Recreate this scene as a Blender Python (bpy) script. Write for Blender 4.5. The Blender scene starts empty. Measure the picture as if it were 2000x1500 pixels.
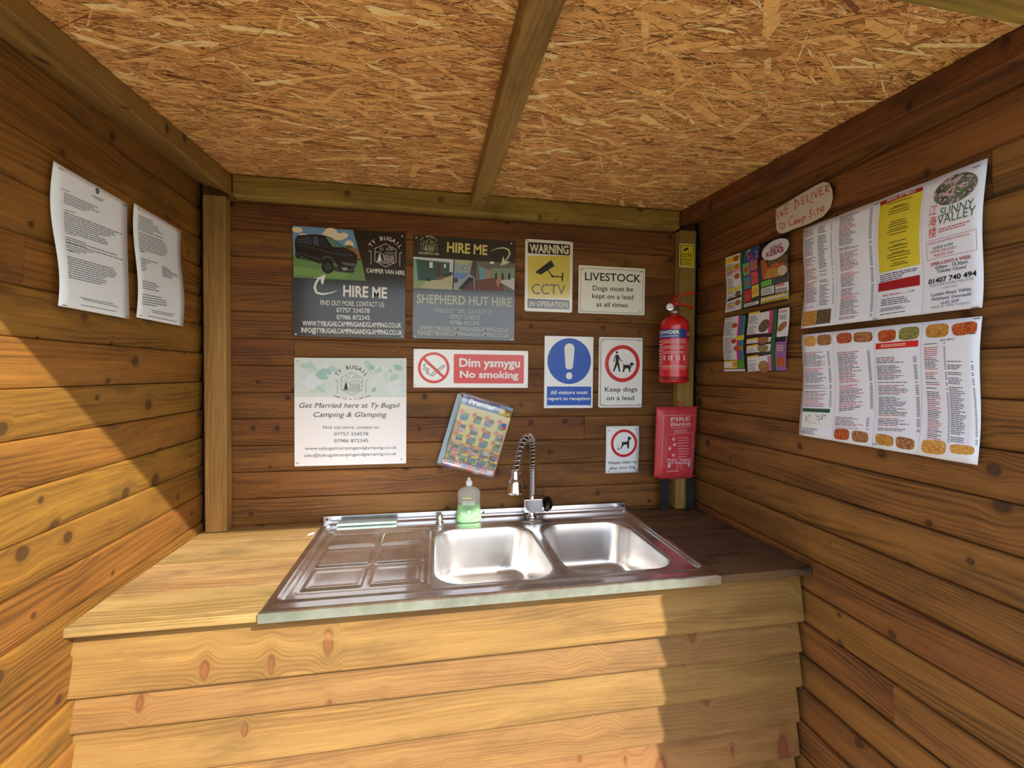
import bpy, bmesh, math, random
import numpy as np
from mathutils import Vector, Matrix
PI = math.pi
random.seed(7)
SC = bpy.context.scene
COL = SC.collection

# ------------------------------------------------------------------ camera
def cam_axes(a, b, c):
    ca, sa, cb, sb, cc, sc = math.cos(a), math.sin(a), math.cos(b), math.sin(b), math.cos(c), math.sin(c)
    return (np.array([[ca, -sa, 0], [sa, ca, 0], [0, 0, 1]]) @ np.array([[1, 0, 0], [0, cb, -sb], [0, sb, cb]])
            @ np.array([[cc, 0, sc], [0, 1, 0], [-sc, 0, cc]]))
R_ = cam_axes(math.radians(-10.28213), math.radians(-1.36518), math.radians(-0.52988))
CAM = (0.0, -1.7228, 1.467)
cd = bpy.data.cameras.new('camera'); cam = bpy.data.objects.new('camera', cd); COL.objects.link(cam)
cd.sensor_width = 36; cd.lens = 854.127 / 2000 * 36; cd.clip_start = 0.02
r, f, u = R_[:, 0], R_[:, 1], R_[:, 2]
cam.matrix_world = Matrix(((r[0], u[0], -f[0], CAM[0]), (r[1], u[1], -f[1], CAM[1]), (r[2], u[2], -f[2], CAM[2]), (0, 0, 0, 1)))
SC.camera = cam

# ------------------------------------------------------------------ sky, sun, exposure
SUN_DIR = Vector((-0.745, 1.0, -0.935)).normalized()      # direction the light travels
W = bpy.data.worlds.new('sky'); SC.world = W; W.use_nodes = True
nt = W.node_tree; nt.nodes.clear()
sky = nt.nodes.new('ShaderNodeTexSky'); sky.sky_type = 'NISHITA'; sky.sun_disc = False
sky.sun_elevation = math.asin(-SUN_DIR.z); sky.sun_rotation = math.atan2(-SUN_DIR.x, -SUN_DIR.y)
sky.air_density = 1.0; sky.dust_density = 2.5; sky.ozone_density = 1.0
tc = nt.nodes.new('ShaderNodeTexCoord')
cl = nt.nodes.new('ShaderNodeTexNoise'); cl.inputs['Scale'].default_value = 2.2; cl.inputs['Detail'].default_value = 5
cr = nt.nodes.new('ShaderNodeValToRGB'); cr.color_ramp.elements[0].position = .42; cr.color_ramp.elements[1].position = .62
mx = nt.nodes.new('ShaderNodeMix'); mx.data_type = 'RGBA'; mx.inputs[7].default_value = (4.9, 5.3, 6.0, 1)
bg = nt.nodes.new('ShaderNodeBackground'); bg.inputs[1].default_value = 0.31
wo = nt.nodes.new('ShaderNodeOutputWorld')
nt.links.new(tc.outputs['Generated'], cl.inputs['Vector']); nt.links.new(cl.outputs['Fac'], cr.inputs[0])
nt.links.new(cr.outputs[0], mx.inputs[0]); nt.links.new(sky.outputs[0], mx.inputs[6])
nt.links.new(mx.outputs[2], bg.inputs[0]); nt.links.new(bg.outputs[0], wo.inputs[0])
sl = bpy.data.lights.new('sun', 'SUN'); sl.energy = 6.6; sl.angle = math.radians(0.7); sl.color = (1, .95, .88)
so = bpy.data.objects.new('sun', sl); COL.objects.link(so)
so.rotation_euler = SUN_DIR.to_track_quat('-Z', 'Y').to_euler()
so.location = (1.5, -2.5, 3.5)
SC.view_settings.view_transform = 'Standard'; SC.view_settings.look = 'None'
SC.view_settings.gamma = 1; SC.view_settings.use_curve_mapping = False
SC.view_settings.exposure = 0.36
SC.cycles.filter_glossy = 0.1; SC.cycles.sample_clamp_indirect = 60

# ------------------------------------------------------------------ helpers
def tag(o, label=None, cat=None, group=None, kind=None):
    if label: o['label'] = label
    if cat: o['category'] = cat
    if group: o['group'] = group
    if kind: o['kind'] = kind
    return o
def link(name, me, m=None, parent=None):
    o = bpy.data.objects.new(name, me); COL.objects.link(o)
    if me is not None and m is not None:
        for k in (m if isinstance(m, (list, tuple)) else [m]): me.materials.append(k)
    if parent is not None: o.parent = parent
    return o
def empty(name, loc, rot=(0, 0, 0)):
    o = bpy.data.objects.new(name, None); COL.objects.link(o); o.location = loc; o.rotation_euler = rot
    o.empty_display_size = .05
    return o
def mesh(name, vs, fs, smooth=False):
    me = bpy.data.meshes.new(name); me.from_pydata([tuple(v) for v in vs], [], fs); me.update()
    if smooth: me.polygons.foreach_set('use_smooth', [True] * len(me.polygons))
    return me
class MB:
    """collects shapes into one mesh"""
    def __init__(s): s.v = []; s.f = []; s.m = []; s.sm = []
    def add(s, vs, fs, mi=0, smooth=False):
        b = len(s.v); s.v += [tuple(v) for v in vs]
        for q in fs: s.f.append(tuple(b + i for i in q)); s.m.append(mi); s.sm.append(smooth)
        return s
    def box(s, x0, x1, y0, y1, z0, z1, mi=0):
        vs = [(x0, y0, z0), (x1, y0, z0), (x1, y1, z0), (x0, y1, z0), (x0, y0, z1), (x1, y0, z1), (x1, y1, z1), (x0, y1, z1)]
        return s.add(vs, [(0, 3, 2, 1), (4, 5, 6, 7), (0, 1, 5, 4), (1, 2, 6, 5), (2, 3, 7, 6), (3, 0, 4, 7)], mi)
    def tube(s, pts, rad, n=10, mi=0, caps=True, smooth=True):
        pts = [Vector(p) for p in pts]; vs = []; fs = []; up = None
        for i, p in enumerate(pts):
            t = (pts[min(i + 1, len(pts) - 1)] - pts[max(i - 1, 0)]).normalized()
            if up is None: up = t.orthogonal().normalized()
            a = (up - t * up.dot(t)).normalized(); up = a; b = t.cross(a)
            rr = rad[i] if isinstance(rad, (list, tuple)) else rad
            for k in range(n):
                an = 2 * PI * k / n; vs.append(p + (a * math.cos(an) + b * math.sin(an)) * rr)
        for i in range(len(pts) - 1):
            for k in range(n):
                fs.append((i * n + k, i * n + (k + 1) % n, (i + 1) * n + (k + 1) % n, (i + 1) * n + k))
        s.add(vs, fs, mi, smooth)
        if caps:
            s.add(vs[:n], [tuple(range(n))[::-1]], mi); s.add(vs[-n:], [tuple(range(n))], mi)
        return s
    def lathe(s, prof, n=24, c=(0, 0, 0), mi=0, smooth=True, sx=1, sy=1):
        vs = []; fs = []
        for (rr, z) in prof:
            for k in range(n):
                an = 2 * PI * k / n; vs.append((c[0] + rr * sx * math.cos(an), c[1] + rr * sy * math.sin(an), c[2] + z))
        for i in range(len(prof) - 1):
            for k in range(n):
                fs.append((i * n + k, i * n + (k + 1) % n, (i + 1) * n + (k + 1) % n, (i + 1) * n + k))
        fs.append(tuple(range(n))[::-1]); fs.append(tuple((len(prof) - 1) * n + k for k in range(n)))
        return s.add(vs, fs, mi, smooth)
    def build(s, name, m, parent=None, weld=False):
        me = bpy.data.meshes.new(name); me.from_pydata(s.v, [], s.f)
        me.polygons.foreach_set('material_index', s.m); me.polygons.foreach_set('use_smooth', s.sm); me.update()
        if weld:
            bm = bmesh.new(); bm.from_mesh(me); bmesh.ops.remove_doubles(bm, verts=bm.verts, dist=1e-5); bm.to_mesh(me); bm.free()
        return link(name, me, m, parent)
def bevel(o, w=.002, seg=2):
    b = o.modifiers.new('bevel', 'BEVEL'); b.width = w; b.segments = seg; b.limit_method = 'ANGLE'; b.angle_limit = math.radians(40)
    return o

# ------------------------------------------------------------------ materials
def srgb(r, g, b):
    f = lambda c: ((c / 255 + .055) / 1.055) ** 2.4 if c > 10 else c / 255 / 12.92
    return (f(r), f(g), f(b), 1)
_M = {}
def flat(rgb, rough=.5, metal=0, coat=0, spec=.5):
    key = (rgb, rough, metal, coat, spec)
    if key in _M: return _M[key]
    m = bpy.data.materials.new('print_%d_%d_%d' % rgb); m.use_nodes = True
    b = m.node_tree.nodes['Principled BSDF']
    b.inputs['Base Color'].default_value = srgb(*rgb); b.inputs['Roughness'].default_value = rough
    b.inputs['Metallic'].default_value = metal; b.inputs['Coat Weight'].default_value = coat; b.inputs['Coat Roughness'].default_value = .12
    b.inputs['Specular IOR Level'].default_value = spec
    n = m.node_tree.nodes.new('ShaderNodeTexNoise'); n.inputs['Scale'].default_value = 90
    bp = m.node_tree.nodes.new('ShaderNodeBump'); bp.inputs['Strength'].default_value = .04; bp.inputs['Distance'].default_value = .001
    m.node_tree.links.new(n.outputs['Fac'], bp.inputs['Height']); m.node_tree.links.new(bp.outputs[0], b.inputs['Normal'])
    _M[key] = m
    return m
class NT:
    def __init__(s, name):
        s.m = bpy.data.materials.new(name); s.m.use_nodes = True; s.t = s.m.node_tree; s.b = s.t.nodes['Principled BSDF']
    def n(s, typ, **kw):
        o = s.t.nodes.new('ShaderNode' + typ)
        for k, v in kw.items(): setattr(o, k, v)
        return o
    def put(s, sock, v):
        if isinstance(v, bpy.types.NodeSocket): s.t.links.new(v, sock)
        else: sock.default_value = v
    def math(s, op, a, b=0.0, c=0.0):
        o = s.n('Math', operation=op); s.put(o.inputs[0], a); s.put(o.inputs[1], b); s.put(o.inputs[2], c); return o.outputs[0]
    def vec(s, x, y, z):
        o = s.n('CombineXYZ'); s.put(o.inputs[0], x); s.put(o.inputs[1], y); s.put(o.inputs[2], z); return o.outputs[0]
    def noise(s, v, scale=1, detail=2, rough=.5, dist=0):
        o = s.n('TexNoise'); s.put(o.inputs['Vector'], v); o.inputs['Scale'].default_value = scale
        o.inputs['Detail'].default_value = detail; o.inputs['Roughness'].default_value = rough; o.inputs['Distortion'].default_value = dist
        return o.outputs['Fac']
    def mix(s, fac, a, b, typ='MIX'):
        o = s.n('Mix', data_type='RGBA', blend_type=typ); s.put(o.inputs[0], fac); s.put(o.inputs[6], a); s.put(o.inputs[7], b); return o.outputs[2]
    def step(s, x, e0, e1):
        o = s.n('MapRange', interpolation_type='SMOOTHSTEP'); s.put(o.inputs[0], x); s.put(o.inputs[1], e0); s.put(o.inputs[2], e1)
        o.inputs[3].default_value = 0; o.inputs[4].default_value = 1; return o.outputs[0]
def wood(name, light, mid, dark, knot=(70, 38, 22), knots=.5, ks=8.5, rings=.55, stain=0.0, stain_col=(40, 36, 20), var=.22, rough=.62, axis='x', bump=.35, fine=150, kz=1.0):
    q = NT(name)
    tc = q.n('TexCoord'); sp = q.n('SeparateXYZ'); q.t.links.new(tc.outputs['Object'], sp.inputs[0])
    X, Y, Z = sp.outputs
    if axis == 'z': X, Z = Z, X
    if axis == 'y': X, Y, Z = Y, Z, X
    ran = q.n('ObjectInfo').outputs['Random']
    ox = q.math('MULTIPLY', ran, 57.3); oz = q.math('MULTIPLY', ran, 31.7)
    x = q.math('ADD', X, ox); z = q.math('ADD', q.math('ADD', Z, q.math('MULTIPLY', Y, .6)), oz)
    # knots
    wob = q.noise(q.vec(q.math('MULTIPLY', x, 14), 0, q.math('MULTIPLY', z, 14)), 1, 2)
    kv = q.n('TexVoronoi', voronoi_dimensions='2D'); kv.inputs['Scale'].default_value = ks; kv.inputs['Randomness'].default_value = .95
    q.t.links.new(q.vec(x, q.math('MULTIPLY', z, kz), 0), kv.inputs['Vector'])
    d = q.math('ADD', kv.outputs['Distance'], q.math('MULTIPLY', q.math('SUBTRACT', wob, .5), .13))
    kc = q.n('SeparateColor'); q.t.links.new(kv.outputs['Color'], kc.inputs[0])
    gate = q.math('GREATER_THAN', kc.outputs[0], 1 - knots)
    rk = q.math('MULTIPLY_ADD', q.math('POWER', kc.outputs[1], 2.0), .11, .045)
    kp = q.n('SeparateXYZ'); q.t.links.new(kv.outputs['Position'], kp.inputs[0])
    dz = q.math('SUBTRACT', z, q.math('DIVIDE', kp.outputs[1], kz))
    dn = q.math('DIVIDE', d, rk)
    E = q.math('MULTIPLY', q.math('EXPONENT', q.math('MULTIPLY', q.math('MULTIPLY', dn, dn), -.22)), gate)
    g = q.math('SUBTRACT', z, q.math('MULTIPLY', dz, q.math('MULTIPLY', E, .9)))
    low = q.noise(q.vec(q.math('MULTIPLY', x, 1.1), 0, q.math('MULTIPLY', g, 9)), 1, 1.5, .4)
    g2 = q.math('ADD', g, q.math('MULTIPLY', low, .14))
    ring = q.math('SINE', q.math('MULTIPLY', g2, 520))
    ring = q.math('POWER', q.math('MULTIPLY_ADD', ring, .5, .5), 1.6)
    fin = q.noise(q.vec(q.math('MULTIPLY', x, 3.5), 0, q.math('MULTIPLY', g, fine * 2)), 1, 3, .6)
    soft = q.noise(q.vec(q.math('MULTIPLY', x, 1.6), 0, q.math('MULTIPLY', g, 16)), 1, 3, .55)
    ringamt = q.math('MULTIPLY', ring, q.step(soft, .35, .65))
    fac = q.math('ADD', q.math('MULTIPLY', ringamt, rings), q.math('MULTIPLY', q.math('SUBTRACT', fin, .35), .75))
    c = q.mix(q.step(soft, .3, .72), srgb(*light), srgb(*mid))
    c = q.mix(q.math('MINIMUM', q.math('MAXIMUM', fac, 0), 1), c, srgb(*dark))
    # knot colour: orange halo, dark rim, redder heart
    halo = q.math('MULTIPLY', q.step(dn, 2.6, 1.0), gate)
    c = q.mix(q.math('MULTIPLY', halo, .5), c, srgb(*[min(255, int(a * .78 + b * .22)) for a, b in zip(mid, dark)]))
    km = q.math('MULTIPLY', q.step(dn, 1.25, .65), gate)
    rimm = q.step(dn, .45, 1.0)
    kcol = q.mix(rimm, srgb(*[min(255, int(k * 1.5)) for k in knot]), srgb(*knot))
    c = q.mix(q.math('MULTIPLY', km, .86), c, kcol)
    # fine dark pores and pale raised streaks
    pore = q.noise(q.vec(q.math('MULTIPLY', x, 9), 0, q.math('MULTIPLY', g, 420)), 1, 2, .6)
    c = q.mix(q.math('MULTIPLY', q.step(pore, .58, .72), .5), c, srgb(*dark))
    c = q.mix(q.math('MULTIPLY', q.step(q.noise(q.vec(q.math('MULTIPLY', x, 4), 3.3, q.math('MULTIPLY', g, 90)), 1, 3, .6), .56, .72), .4), c, srgb(*[min(255, int(k * 1.16)) for k in light]))
    if stain > 0:
        st = q.noise(q.vec(q.math('MULTIPLY', x, 3.6), 0, q.math('MULTIPLY', z, 13)), 1, 5, .68)
        c = q.mix(q.math('MULTIPLY', q.step(st, .48, .70), stain), c, srgb(*stain_col))
    v = q.math('MULTIPLY_ADD', ran, var * 2, 1 - var)
    hs = q.n('HueSaturation'); q.put(hs.inputs['Color'], c); q.put(hs.inputs['Value'], v)
    q.put(hs.inputs['Hue'], q.math('MULTIPLY_ADD', q.math('FRACT', q.math('MULTIPLY', ran, 7.7)), .016, .492))
    q.t.links.new(hs.outputs[0], q.b.inputs['Base Color'])
    q.b.inputs['Roughness'].default_value = rough; q.b.inputs['Specular IOR Level'].default_value = .35
    bp = q.n('Bump'); bp.inputs['Strength'].default_value = bump; bp.inputs['Distance'].default_value = .0015
    hgt = q.math('SUBTRACT', q.math('MULTIPLY', fin, 1.0), q.math('ADD', q.math('MULTIPLY', ringamt, .5), q.math('MULTIPLY', km, .8)))
    q.put(bp.inputs['Height'], hgt); q.t.links.new(bp.outputs[0], q.b.inputs['Normal'])
    return q.m
M_LEFT = wood('stained_pine_left', (152, 106, 42), (131, 87, 31), (75, 49, 18), knot=(51, 33, 19), knots=.5, stain=.5, stain_col=(62, 49, 24), rings=.6, var=.10)
M_BACK = wood('stained_pine_back', (136, 91, 41), (115, 72, 31), (62, 38, 18), knot=(41, 25, 15), knots=.62, stain=.5, stain_col=(49, 33, 20), rings=.6, var=.12)
M_RIGHT = wood('stained_pine_right', (146, 98, 47), (124, 80, 35), (68, 43, 21), knot=(44, 29, 21), stain=.5, stain_col=(55, 41, 27), knots=.45, rings=.7, var=.10)
M_FRONT = wood('pale_pine_front', (140, 105, 57), (126, 90, 45), (95, 62, 30), knot=(77, 42, 22), knots=.6, ks=8.0, kz=.38, rings=.45, stain=.6, stain_col=(95, 69, 36), bump=.5, var=.05)
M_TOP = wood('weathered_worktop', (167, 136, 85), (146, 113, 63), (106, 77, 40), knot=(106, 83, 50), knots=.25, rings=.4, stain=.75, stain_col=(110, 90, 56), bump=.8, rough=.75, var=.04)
M_POST = wood('treated_post', (166, 134, 74), (147, 112, 56), (108, 78, 38), knot=(66, 44, 35), knots=.35, ks=6, axis='z', rings=.4, stain=.4, stain_col=(101, 88, 44), var=.05)
M_BEAMX = wood('treated_beam', (174, 146, 70), (148, 120, 50), (97, 75, 32), knot=(64, 44, 24), knots=.5, stain=.6, stain_col=(84, 75, 31), rings=.4, var=.05)
M_BEAMY = wood('treated_beam_side', (159, 121, 65), (136, 97, 48), (87, 58, 30), knot=(51, 33, 22), knots=.5, axis='y', stain=.5, stain_col=(70, 54, 28), rings=.4, var=.05)
M_BEAMR = wood('reddish_beam_side', (140, 86, 46), (118, 68, 34), (62, 36, 22), knot=(42, 24, 18), knots=.6, axis='y', stain=.7, stain_col=(44, 32, 28), rings=.35, var=.02)
def worktop_right():
    m = M_TOP.copy(); return m
def metal(name, col, rough, aniso=0, scr=.0, bumpy=0):
    q = NT(name); q.b.inputs['Metallic'].default_value = 1
    tc = q.n('TexCoord').outputs['Object']
    n = q.noise(tc, 14, 4, .6); s_ = q.noise(tc, 3.2, 4, .65)
    q.put(q.b.inputs['Base Color'], q.mix(q.math('MULTIPLY', q.step(s_, .45, .7), .35), srgb(*col), srgb(*[int(c * .78) for c in col])))
    q.put(q.b.inputs['Roughness'], q.math('ADD', q.math('MULTIPLY', n, scr), rough - scr / 2))
    q.b.inputs['Anisotropic'].default_value = aniso
    if bumpy:
        bp = q.n('Bump'); bp.inputs['Strength'].default_value = bumpy; bp.inputs['Distance'].default_value = .004
        q.put(bp.inputs['Height'], q.noise(tc, 5, 1)); q.t.links.new(bp.outputs[0], q.b.inputs['Normal'])
    return q.m
M_STEEL = metal('polished_steel', (214, 214, 218), .22, scr=.14, bumpy=.12)
def steel2(name, col, r1, r2, mixf):
    q = NT(name); tc = q.n('TexCoord').outputs['Object']; s_ = q.noise(tc, 5.5, 4, .65); n = q.noise(tc, 22, 3, .6)
    a = q.n('BsdfAnisotropic'); b = q.n('BsdfAnisotropic'); mxs = q.n('MixShader')
    c = q.mix(q.math('MULTIPLY', q.step(s_, .45, .7), .3), srgb(*col), srgb(*[int(k * .84) for k in col]))
    for g_, r_ in ((a, r1), (b, r2)): q.put(g_.inputs['Color'], c if g_ is a else srgb(244, 243, 240)); q.put(g_.inputs['Roughness'], q.math('MULTIPLY_ADD', n, .08, r_ - .04))
    q.put(mxs.inputs[0], q.math('MULTIPLY_ADD', q.step(s_, .35, .65), .3, mixf - .15)); q.t.links.new(a.outputs[0], mxs.inputs[1]); q.t.links.new(b.outputs[0], mxs.inputs[2])
    bp = q.n('Bump'); bp.inputs['Strength'].default_value = .1; bp.inputs['Distance'].default_value = .004
    q.put(bp.inputs['Height'], q.noise(tc, 6, 1)); q.t.links.new(bp.outputs[0], a.inputs['Normal']); q.t.links.new(bp.outputs[0], b.inputs['Normal'])
    out = [k for k in q.t.nodes if k.type == 'OUTPUT_MATERIAL'][0]; q.t.links.new(mxs.outputs[0], out.inputs[0]); q.t.nodes.remove(q.b); return q.m
M_DECK = steel2('scuffed_steel', (228, 228, 232), .12, .34, .5)
M_BOWL = metal('satin_steel_bowl', (224, 222, 220), .33, scr=.12)
M_CHROME = metal('chrome', (225, 228, 232), .07, scr=.04)
M_SCREW = metal('screw_steel', (190, 190, 188), .3)
def plastic(name, col, alpha_like=.9, rough=.08, ior=1.3):
    q = NT(name); q.b.inputs['Base Color'].default_value = srgb(*col); q.b.inputs['Transmission Weight'].default_value = alpha_like
    q.b.inputs['Roughness'].default_value = rough; q.b.inputs['IOR'].default_value = ior; return q.m
M_CLEAR = plastic('clear_bottle_plastic', (246, 250, 248), .8, .12, 1.15)
M_GREEN = plastic('green_liquid_soap', (120, 226, 96), .45, .12, 1.33)
def sleeve():
    q = NT('clear_sleeve_film'); t = q.n('BsdfTransparent'); g = q.n('BsdfGlossy'); g.inputs['Roughness'].default_value = .18
    g.inputs['Color'].default_value = (.9, .95, 1, 1)
    mxs = q.n('MixShader'); n = q.noise(q.n('TexCoord').outputs['Object'], 16, 2)
    q.put(mxs.inputs[0], q.math('MULTIPLY_ADD', n, .22, .04)); q.t.links.new(t.outputs[0], mxs.inputs[1]); q.t.links.new(g.outputs[0], mxs.inputs[2])
    out = [k for k in q.t.nodes if k.type == 'OUTPUT_MATERIAL'][0]; q.t.links.new(mxs.outputs[0], out.inputs[0]); return q.m
M_FILM = sleeve()
def osb(name, cols):
    q = NT(name); at = q.n('Attribute', attribute_name='tone'); cr = q.n('ValToRGB')
    e = cr.color_ramp.elements; e[0].position = 0; e[0].color = srgb(*cols[0]); e[1].position = 1; e[1].color = srgb(*cols[-1])
    for i, c in enumerate(cols[1:-1]):
        k = e.new((i + 1) / (len(cols) - 1)); k.color = srgb(*c)
    q.t.links.new(at.outputs['Fac'], cr.inputs[0])
    n = q.noise(q.n('TexCoord').outputs['Object'], 60, 3, .7)
    c = q.mix(q.math('MULTIPLY', q.step(n, .42, .75), .35), cr.outputs[0], srgb(112, 70, 36))
    q.put(q.b.inputs['Base Color'], c); q.b.inputs['Roughness'].default_value = .62
    bp = q.n('Bump'); bp.inputs['Strength'].default_value = .5; bp.inputs['Distance'].default_value = .001
    q.put(bp.inputs['Height'], n); q.t.links.new(bp.outputs[0], q.b.inputs['Normal'])
    return q.m
M_OSB = osb('osb_strand', [(132, 80, 40), (194, 132, 72), (230, 168, 98), (242, 186, 114), (255, 222, 156)])
def noisy(name, c1, c2, scale, rough=.8, c3=None):
    q = NT(name); t = q.n('TexCoord').outputs['Object']; n = q.noise(t, scale, 4, .65)
    c = q.mix(q.step(n, .35, .65), srgb(*c1), srgb(*c2))
    if c3: c = q.mix(q.step(q.noise(t, scale * 2.7, 2), .55, .6), c, srgb(*c3))
    q.put(q.b.inputs['Base Color'], c); q.b.inputs['Roughness'].default_value = rough; return q.m
M_OSBBASE = noisy('osb_base', (104, 64, 34), (146, 98, 54), 60)
M_GRASS = noisy('grass', (58, 72, 36), (78, 90, 50), 3.0, .9)
M_PAVE = noisy('pale_gravel', (176, 166, 148), (206, 198, 182), 40, .9)
M_DARK = noisy('dark_backing', (34, 24, 16), (50, 34, 22), 20)
FOOD = [noisy('food_print_%s' % n, a, b, 160, .35, c) for n, a, b, c in (
    ('noodles', (214, 168, 84), (190, 120, 50), (120, 96, 40)), ('sauce', (176, 70, 32), (214, 118, 60), (110, 50, 26)),
    ('greens', (126, 124, 62), (176, 156, 98), (70, 76, 40)), ('brown', (150, 92, 54), (196, 142, 92), (84, 50, 32)),
    ('pasta', (222, 186, 98), (206, 150, 66), (196, 86, 44)), ('beef', (74, 58, 40), (104, 84, 60), (150, 130, 96)))]
M_FLOWER = noisy('flower_print', (60, 72, 58), (120, 128, 112), 50, .4, (206, 180, 190))

# ------------------------------------------------------------------ flat print: lettering and pictures on signs
_TXT = {}
def glyphs(s, shear=0.0, off=0.0):
    """outline mesh of a string in the built-in font: verts, faces, x-extent (cap height = 1)"""
    key = (s, shear, off)
    if key in _TXT: return _TXT[key]
    cu = bpy.data.curves.new('t', 'FONT'); cu.body = s; cu.size = 1; cu.shear = shear; cu.offset = off; cu.resolution_u = 3
    o = bpy.data.objects.new('t', cu); COL.objects.link(o)
    dg = bpy.context.evaluated_depsgraph_get(); dg.update()
    me = bpy.data.meshes.new_from_object(o.evaluated_get(dg))
    vs = [(v.co.x, v.co.y) for v in me.vertices]; fs = [tuple(p.vertices) for p in me.polygons]
    bpy.data.objects.remove(o); bpy.data.curves.remove(cu); bpy.data.meshes.remove(me)
    if not vs: vs = [(0, 0), (1, 0), (1, .7)]; fs = [(0, 1, 2)]
    k = 1 / glyph_cap()
    vs = [(a * k, b * k) for a, b in vs]
    x0 = min(v[0] for v in vs); x1 = max(v[0] for v in vs)
    _TXT[key] = (vs, fs, x0, x1); return _TXT[key]
_cap = []
def glyph_cap():
    if not _cap:
        _cap.append(1.0); v = glyphs('H')[0]; del _TXT[('H', 0.0, 0.0)]; _cap[0] = max(a[1] for a in v)
    return _cap[0]
def homog(src, dst):
    A = []
    for (x, y), (u_, v_) in zip(src, dst):
        A.append([x, y, 1, 0, 0, 0, -u_ * x, -u_ * y, -u_]); A.append([0, 0, 0, x, y, 1, -v_ * x, -v_ * y, -v_])
    h = np.linalg.svd(np.array(A, float))[2][-1].reshape(3, 3)
    def f(x, y):
        p = h @ np.array([x, y, 1.0]); return p[0] / p[2], p[1] / p[2]
    return f
class Sign:
    """a sheet w x h, centre at the origin, facing local -y; print given in artwork coordinates whose corners are quad (TL TR BR BL)"""
    def __init__(s, name, w, h, quad, loc, rotz=0, tilt=0, warp=None, place=None):
        s.root = empty(name, loc, (0, tilt, rotz)); s.w, s.h = w, h
        s.H = homog(quad, [(-w / 2, h / 2), (w / 2, h / 2), (w / 2, -h / 2), (-w / 2, -h / 2)])
        s.warp = warp or (lambda x, z: 0.0); s.parts = {}; s.place = place
    def P(s, x, z, layer):
        if s.place: return s.place(x, z, layer * .00025)
        return (x, -s.t - layer * .00025, z)
    t = 0.0
    def sheet(s, m, rad=.004, thick=.003, name='panel', nx=1, nz=1):
        s.t = thick; w, h = s.w / 2, s.h / 2; mb = MB(); s.nx, s.nz = nx, nz
        if nx == 1:
            pts = []
            for cx, cz, a0 in ((w - rad, h - rad, 0), (-w + rad, h - rad, 90), (-w + rad, -h + rad, 180), (w - rad, -h + rad, 270)):
                for k in range(5):
                    a = math.radians(a0 + 22.5 * k); pts.append((cx + rad * math.cos(a), cz + rad * math.sin(a)))
            n = len(pts); vs = [(x, 0, z) for x, z in pts] + [(x, -thick, z) for x, z in pts]
            mb.add(vs, [tuple(range(n)), tuple(range(2 * n - 1, n - 1, -1))] + [(i, n + i, n + (i + 1) % n, (i + 1) % n) for i in range(n)])
        else:
            vs = []
            for y0 in (0, 1):
                for j in range(nz + 1):
                    for i in range(nx + 1):
                        x = -w + s.w * i / nx; z = -h + s.h * j / nz; vs.append((x, -s.warp(x, z) - thick * y0, z))
            N = (nx + 1) * (nz + 1); fs = []
            for j in range(nz):
                for i in range(nx):
                    a = j * (nx + 1) + i; q_ = (a, a + 1, a + nx + 2, a + nx + 1); fs += [q_[::-1], tuple(N + k for k in q_)]
            edge = [i for i in range(nx + 1)] + [(j + 1) * (nx + 1) - 1 for j in range(1, nz + 1)] + [nz * (nx + 1) + i for i in range(nx - 1, -1, -1)] + [j * (nx + 1) for j in range(nz - 1, 0, -1)]
            for k in range(len(edge)):
                a, b = edge[k], edge[(k + 1) % len(edge)]; fs.append((b, N + b, N + a, a))
            mb.add(vs, fs, 0, True)
        return mb.build(name, m, s.root)
    def _part(s, part):
        if part == 'food_photo': s.cnt = getattr(s, 'cnt', 0) + 1; part = '%s#%d' % (part, s.cnt)
        return s.parts.setdefault(part, (MB(), []))
    def _mi(s, part, m):
        mb, ms = s._part(part)
        if m not in ms: ms.append(m)
        return mb, ms.index(m)
    def poly(s, pts, m, layer=1, part='print', raw=False):
        mb, i = s._mi(part, m); q_ = [(p if raw else s.H(*p)) for p in pts]
        ar = sum(q_[k][0] * q_[(k + 1) % len(q_)][1] - q_[(k + 1) % len(q_)][0] * q_[k][1] for k in range(len(q_)))
        if ar < 0: q_ = q_[::-1]
        mb.add([s.P(x, z, layer) for x, z in q_], [tuple(range(len(q_)))], i)
    def rect(s, x0, y0, x1, y1, m, layer=1, part='print', sub=1):
        for a in range(sub):
            for b in range(sub):
                X0 = x0 + (x1 - x0) * a / sub; X1 = x0 + (x1 - x0) * (a + 1) / sub; Y0 = y0 + (y1 - y0) * b / sub; Y1 = y0 + (y1 - y0) * (b + 1) / sub
                s.poly([(X0, Y0), (X1, Y0), (X1, Y1), (X0, Y1)], m, layer, part)
    def quad(s, q4, m, layer=1, part='print', sub=1):
        f = homog([(0, 0), (1, 0), (1, 1), (0, 1)], q4)
        for a in range(sub):
            for b in range(sub):
                s.poly([f(a / sub, b / sub), f((a + 1) / sub, b / sub), f((a + 1) / sub, (b + 1) / sub), f(a / sub, (b + 1) / sub)], m, layer, part)
    def rrect(s, x0, y0, x1, y1, rr, m, layer=1, part='print'):
        a = s.H(x0, y0); b = s.H(x1, y1); X0, X1 = sorted((a[0], b[0])); Z0, Z1 = sorted((a[1], b[1])); pts = []
        for cx, cz, a0 in ((X1 - rr, Z1 - rr, 0), (X0 + rr, Z1 - rr, 90), (X0 + rr, Z0 + rr, 180), (X1 - rr, Z0 + rr, 270)):
            for k in range(5): an = math.radians(a0 + 22.5 * k); pts.append((cx + rr * math.cos(an), cz + rr * math.sin(an)))
        s.poly(pts, m, layer, part, raw=True)
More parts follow.
